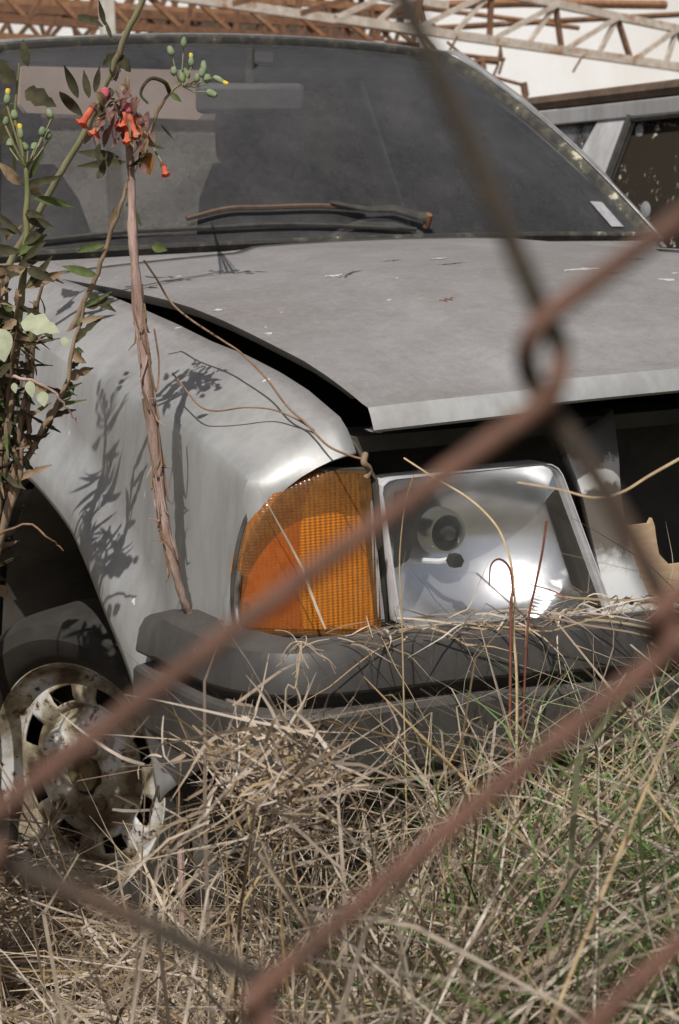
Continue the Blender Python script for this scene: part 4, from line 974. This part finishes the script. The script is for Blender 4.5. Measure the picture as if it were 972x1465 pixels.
# straw mat lying beside the wheel and under the nose
N = 30000
base = np.stack([rng.uniform(-1.7, .5, N), rng.uniform(-.9, 1.5, N), np.zeros(N)], 1)
hump = .05+.05*np.sin(base[:, 0]*7+base[:, 1]*3)+.04*np.sin(base[:, 1]*9)
base[:, 2] = GZ+rrr(N)*np.maximum(.03, hump+.05)
a = rng.uniform(0, 2*np.pi, N); d = unit(np.stack([np.cos(a), np.sin(a), rng.normal(.12, .28, N)], 1))
blades('straw_mat', base, d, rng.uniform(.06, .26, N), rng.uniform(.0018, .005, N), rng.normal(0, .3, (N, 3))-np.array([0, 0, .2]), rrr(N), 'straw', 'matted dead straw lying on the ground around the sunken wheel', 'straw', kink=rng.normal(0, .5, (N, 3)))
# standing grass in front of the car; tips held below a ragged line
def standing(name, n, X, Y, hmin, hmax, wd, mat, label, cat, lim, lean=.28, bendz=.25):
    base = np.stack([rng.uniform(*X, n), rng.uniform(*Y, n), np.full(n, GZ)], 1)
    # clump
    cx = np.stack([rng.uniform(*X, max(3, n//45)), rng.uniform(*Y, max(3, n//45))], 1); k = rng.integers(0, len(cx), n); m = rrr(n) < .7
    base[m, :2] = cx[k[m]]+rng.normal(0, .035, (m.sum(), 2))
    d = unit(np.stack([rng.normal(0, lean, n), rng.normal(0, lean, n), np.ones(n)], 1)); h = rng.uniform(hmin, hmax, n)
    bend = np.stack([rng.normal(0, .35, n), rng.normal(0, .3, n), -np.abs(rng.normal(0, bendz, n))], 1)
    kink = rng.normal(0, .45, (n, 3)); kink[:, 2] = -np.abs(kink[:, 2])-.1
    LN = np.abs(rng.normal(0, 150, n))
    for it in range(12):
        tip = base+d*h[:, None]+(bend+kink*.38)*h[:, None]; mid = base+d*h[:, None]*.75+bend*h[:, None]*.5
        P, Q = PJ(tip), PJ(mid); L = np.interp(P[:, 0], *lim)+LN
        bad = np.minimum(P[:, 1], Q[:, 1]) < L
        h[bad] *= .88
    dep = (base-CAM)@FW
    ok = (h > .05) & (dep > .55)
    # keep blades off the car body
    ok &= ~((base[:, 1] > -.13) & (base[:, 0] > -.86))
    return blades(name, base[ok], d[ok], h[ok], rng.uniform(*wd, ok.sum()), bend[ok], rrr(ok.sum()), mat, label, cat, kink=kink[ok])
LIM = ([-200, 150, 225, 300, 420, 540, 640, 760, 900, 1100], [1300, 1270, 1110, 1040, 1030, 960, 880, 865, 860, 840])
standing('dry_grass', 3600, (-1.15, .6), (-.6, -.14), .4, 1.75, (.002, .0062), 'straw', 'tall dry grass standing against the black bumper', 'dry grass', LIM)
LIM2 = ([-200, 150, 300, 480, 600, 760, 900, 1100], [1420, 1380, 1230, 1080, 960, 930, 900, 880])
standing('foreground_grass', 1800, (-1.4, .5), (-1.15, -.6), .35, 1.5, (.0022, .006), 'straw', 'blurred dry grass between the fence and the car', 'dry grass', LIM2)
LIM3 = ([-200, 200, 420, 560, 640, 760, 900, 1100], [1500, 1400, 1200, 1030, 930, 900, 870, 850])
standing('green_grass', 4200, (-.75, .6), (-.95, -.14), .3, 1.35, (.002, .006), 'green_blade', 'fresh green grass growing through the straw by the bumper', 'grass', LIM3)
standing('near_blades', 260, (-1.35, -.1), (-1.25, -.8), .35, 1.1, (.003, .008), 'straw', 'broad pale dead blades right behind the fence wire', 'dry grass', LIM2)
standing('near_green_blades', 1500, (-.85, .1), (-1.2, -.5), .35, 1.1, (.003, .008), 'green_blade', 'broad green blades right behind the fence wire', 'grass', LIM3)
N = 300
base = np.array([PXd(rng.normal(385, 60), rng.normal(1130, 45), rng.uniform(1.5, 1.75)) for _ in range(N)])
a = rng.uniform(0, 2*np.pi, N); d = unit(np.stack([np.cos(a), np.sin(a), rng.normal(.1, .45, N)], 1))
blades('bleached_tangle', base, d, rng.uniform(.03, .11, N), rng.uniform(.0015, .0045, N), rng.normal(0, .5, (N, 3)), .3+.7*rrr(N), 'straw', 'bleached clump of knotted dead grass below the bumper corner', 'dry grass', kink=rng.normal(0, .8, (N, 3)))
# broken straw tangled at half height before the bumper
N = 3000
base = np.stack([rng.uniform(-1.0, .5, N), rng.uniform(-.6, -.15, N), np.zeros(N)], 1)
top = np.interp(base[:, 0], [-1.0, -.8, -.6, -.3, .5], [.02, .10, .16, .22, .27]); base[:, 2] = GZ+(top-GZ)*rrr(N)**.8
a = rng.uniform(0, 2*np.pi, N); d = unit(np.stack([np.cos(a), np.sin(a)*.8, rng.normal(.1, .5, N)], 1))
blades('tangled_straw', base, d, rng.uniform(.06, .24, N), rng.uniform(.0016, .0045, N), rng.normal(0, .3, (N, 3))-np.array([0, 0, .25]), rrr(N), 'straw', 'broken straw tangled at bumper height before the car', 'straw', kink=rng.normal(0, .6, (N, 3)))
# yard grass farther off
N = 5000
base = np.stack([rng.uniform(-6, 9, N), rng.uniform(-5, 12, N), np.full(N, GZ)], 1)
base = base[~((np.abs(base[:, 0]) < .9) & (base[:, 1] > -.2) & (base[:, 1] < 4)) & (np.hypot(base[:, 0]+1.575, base[:, 1]+1.81) > .9)]; N = len(base)
d = unit(np.stack([rng.normal(0, .4, N), rng.normal(0, .4, N), np.ones(N)], 1))
blades('yard_grass', base, d, rng.uniform(.08, .3, N), rng.uniform(.004, .009, N), rng.normal(0, .35, (N, 3)), rrr(N), 'straw', 'sparse dry grass over the rest of the yard', 'dry grass')

# dead branched weed heads on the bumper
simple('dead_stem', (.24, .18, .12), (.42, .33, .24), 80, .8, .3)
def dead_weed(px, py, d, label, n, spread, length, main):
    c = PXd(px, py, d); t = empty('dead_weed', c); tag(t, label, 'dead weed')
    M = [PXd(a, b, d+.01*k) for k, (a, b) in enumerate(main)]; g = M[-1]
    MB().tube(cr([c]+M+[np.array([g[0]+.02, g[1]-.02, GZ-.01])], 6), .0011, 6).build('stalk', 'dead_stem', t)
    for k in range(n):
        o = c if k % 3 else c+(M[0]-c)*rng.uniform(0, .6)
        an = rng.normal(0, spread); L = length*rng.uniform(.4, 1.2)
        dr = RT*math.sin(an)-UP*math.cos(an)*rng.choice([1, 1, -.5])-FW*rng.normal(0, .5); dr /= np.linalg.norm(dr)
        P = [o]; dd = dr.copy()
        for q in range(4):
            dd = dd+rng.normal(0, .28, 3)-UP*.3; dd /= np.linalg.norm(dd); P.append(P[-1]+dd*L/4)
        b_ = MB().tube(cr(P, 3), [.0007]*5+[.0006]*4+[.0004]*4, 5)
        for q in (2, 3):
            if rng.random() < .7:
                e = P[q]+(dd+rng.normal(0, .8, 3))*L*.22; b_.tube([P[q], e], [.0007, .0004], 4)
        b_.build('branch', 'dead_stem', t)
    rebase(t)
dead_weed(432, 918, 1.86, 'spiky dead weed head splayed in front of the amber lamp', 10, 1.2, .045, [(424, 980), (410, 1060)])
# loose straw caught on top of the bumper
N = 170
u = rng.uniform(-.72, -.2, N); base = np.stack([u, rng.uniform(-.11, -.03, N), .51-.03*(u+.8)+rrr(N)*.012], 1)
a = rng.uniform(0, 2*np.pi, N); d = unit(np.stack([np.cos(a), np.sin(a)*.5-.3, rng.normal(.05, .25, N)], 1))
blades('caught_straw', base, d, rng.uniform(.03, .15, N), rng.uniform(.001, .0036, N), rng.normal(0, .35, (N, 3))-np.array([0, .1, .45]), rrr(N), 'straw', 'loose straw caught on the bumper below the headlight', 'straw', kink=rng.normal(0, .5, (N, 3)))

# ------------------------------------------------------------------ chain link fence close to the camera
fn = empty('chain_link_fence', (0, 0, GZ)); tag(fn, 'rusty brown chain link fence of thick wire in front of the car', 'fence')
FN = np.array([math.sin(YAW), math.cos(YAW), 0]); FD = .305; HR = np.array([math.cos(YAW), -math.sin(YAW), 0])
O = CAM+FN*FD
def fp(px, py):
    r = ray(px, py); p = CAM+r*(FD/(r@FN)); return np.array([(p-O)@HR, p[2]])
def f3(q, dep=0.): return O*np.array([1, 1, 0])+HR*q[0]+np.array([0, 0, q[1]])+FN*dep
KT, KL, KR, KB = fp(779, 508), fp(-12, 1196), fp(950, 893), fp(372, 1442)
E1 = (KL-KT+KB-KR)/2; E2 = ((KB-KL)+(KR-KT))/2
known = {(0, 0): KT, (1, 0): KL, (0, 1): KR, (1, 1): KB, (0, -1): KT+(fp(565, 0)-KT)*2.05, (-1, 0): KT+(fp(972, 340)-KT)*2.9}
kc = {(0, 2): fp(1190, 1105), (1, 2): fp(640, 1690)}; known.update(kc)
def knot(i, j):
    if (i, j) in known: return known[(i, j)]
    h = math.sin(i*12.9898+j*78.233)*43758.5453; h2 = math.sin(i*39.34+j*11.13)*24634.63
    mean = sum(known[k]-(E1*k[0]+E2*k[1]) for k in ((0, 0), (1, 0), (0, 1), (1, 1)))/4
    if j <= -1: mean = mean+known[(0, -1)]-(mean-E2)
    return mean+E1*i+E2*j+np.array([(h-math.floor(h)-.5)*.012, (h2-math.floor(h2)-.5)*.012])
sc = FD/FPX; WR = .0020
ku = math.hypot(*(E1-E2))*0+1
def inside(q): return -1.15 < q[0] < 1.15 and GZ-.05 < q[1] < 1.75
for c in range(-24, 25):
    seq = []
    # wire c visits knots with i-j = c (right turns) and c+1 (left turns), walking down the fence
    for j in range(-30, 31):
        seq += [((c+j, j), 'R'), ((c+j+1, j), 'L')]
    run = []; prev = None
    for (ij, side) in seq:
        q = knot(*ij)
        if not inside(q): continue
        if side == 'R': off = [((-4, -66), .002), ((14, -34), .0035), ((24, -4), .0), ((14, 36), -.0035), ((-2, 66), -.002)]
        else: off = [((10, -62), -.002), ((-18, -36), -.0035), ((-27, -2), .0), ((-17, 36), .0035), ((2, 68), .002)]
        kk = 1. if ij == (0, 0) else .62
        new = [f3(q+np.array([o[0][0]*sc*kk, -o[0][1]*sc*kk]), o[1]) for o in off]
        if run:
            a_, b_ = run[-1], new[0]; bow = HR*(.0012 if side == 'R' else -.0012)
            run += [a_+(b_-a_)*t_+bow*math.sin(math.pi*t_) for t_ in (.09, .2, .35, .5, .65, .8, .91)]
        run += new
    if len(run) > 8:
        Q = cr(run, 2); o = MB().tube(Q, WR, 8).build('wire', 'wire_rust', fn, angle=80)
        # one run of each bend gets a brighter tone than the other
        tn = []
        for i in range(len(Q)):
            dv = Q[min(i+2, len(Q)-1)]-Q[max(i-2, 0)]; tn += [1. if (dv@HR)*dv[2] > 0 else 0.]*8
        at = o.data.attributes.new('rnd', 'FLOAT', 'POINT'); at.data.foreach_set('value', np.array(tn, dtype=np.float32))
# line posts and top rail that carry the mesh, out of the picture
for q in (-1.18, 1.18):
    p = f3(np.array([q, 0])); MB().tube([(p[0], p[1], GZ-.05), (p[0], p[1], 1.85)], .024, 12).build('post', 'rust', fn)
a, b2 = f3(np.array([-1.18, 1.78])), f3(np.array([1.18, 1.78])); MB().tube([a, b2], .016, 10).build('top_rail', 'rust', fn)
rebase(fn)
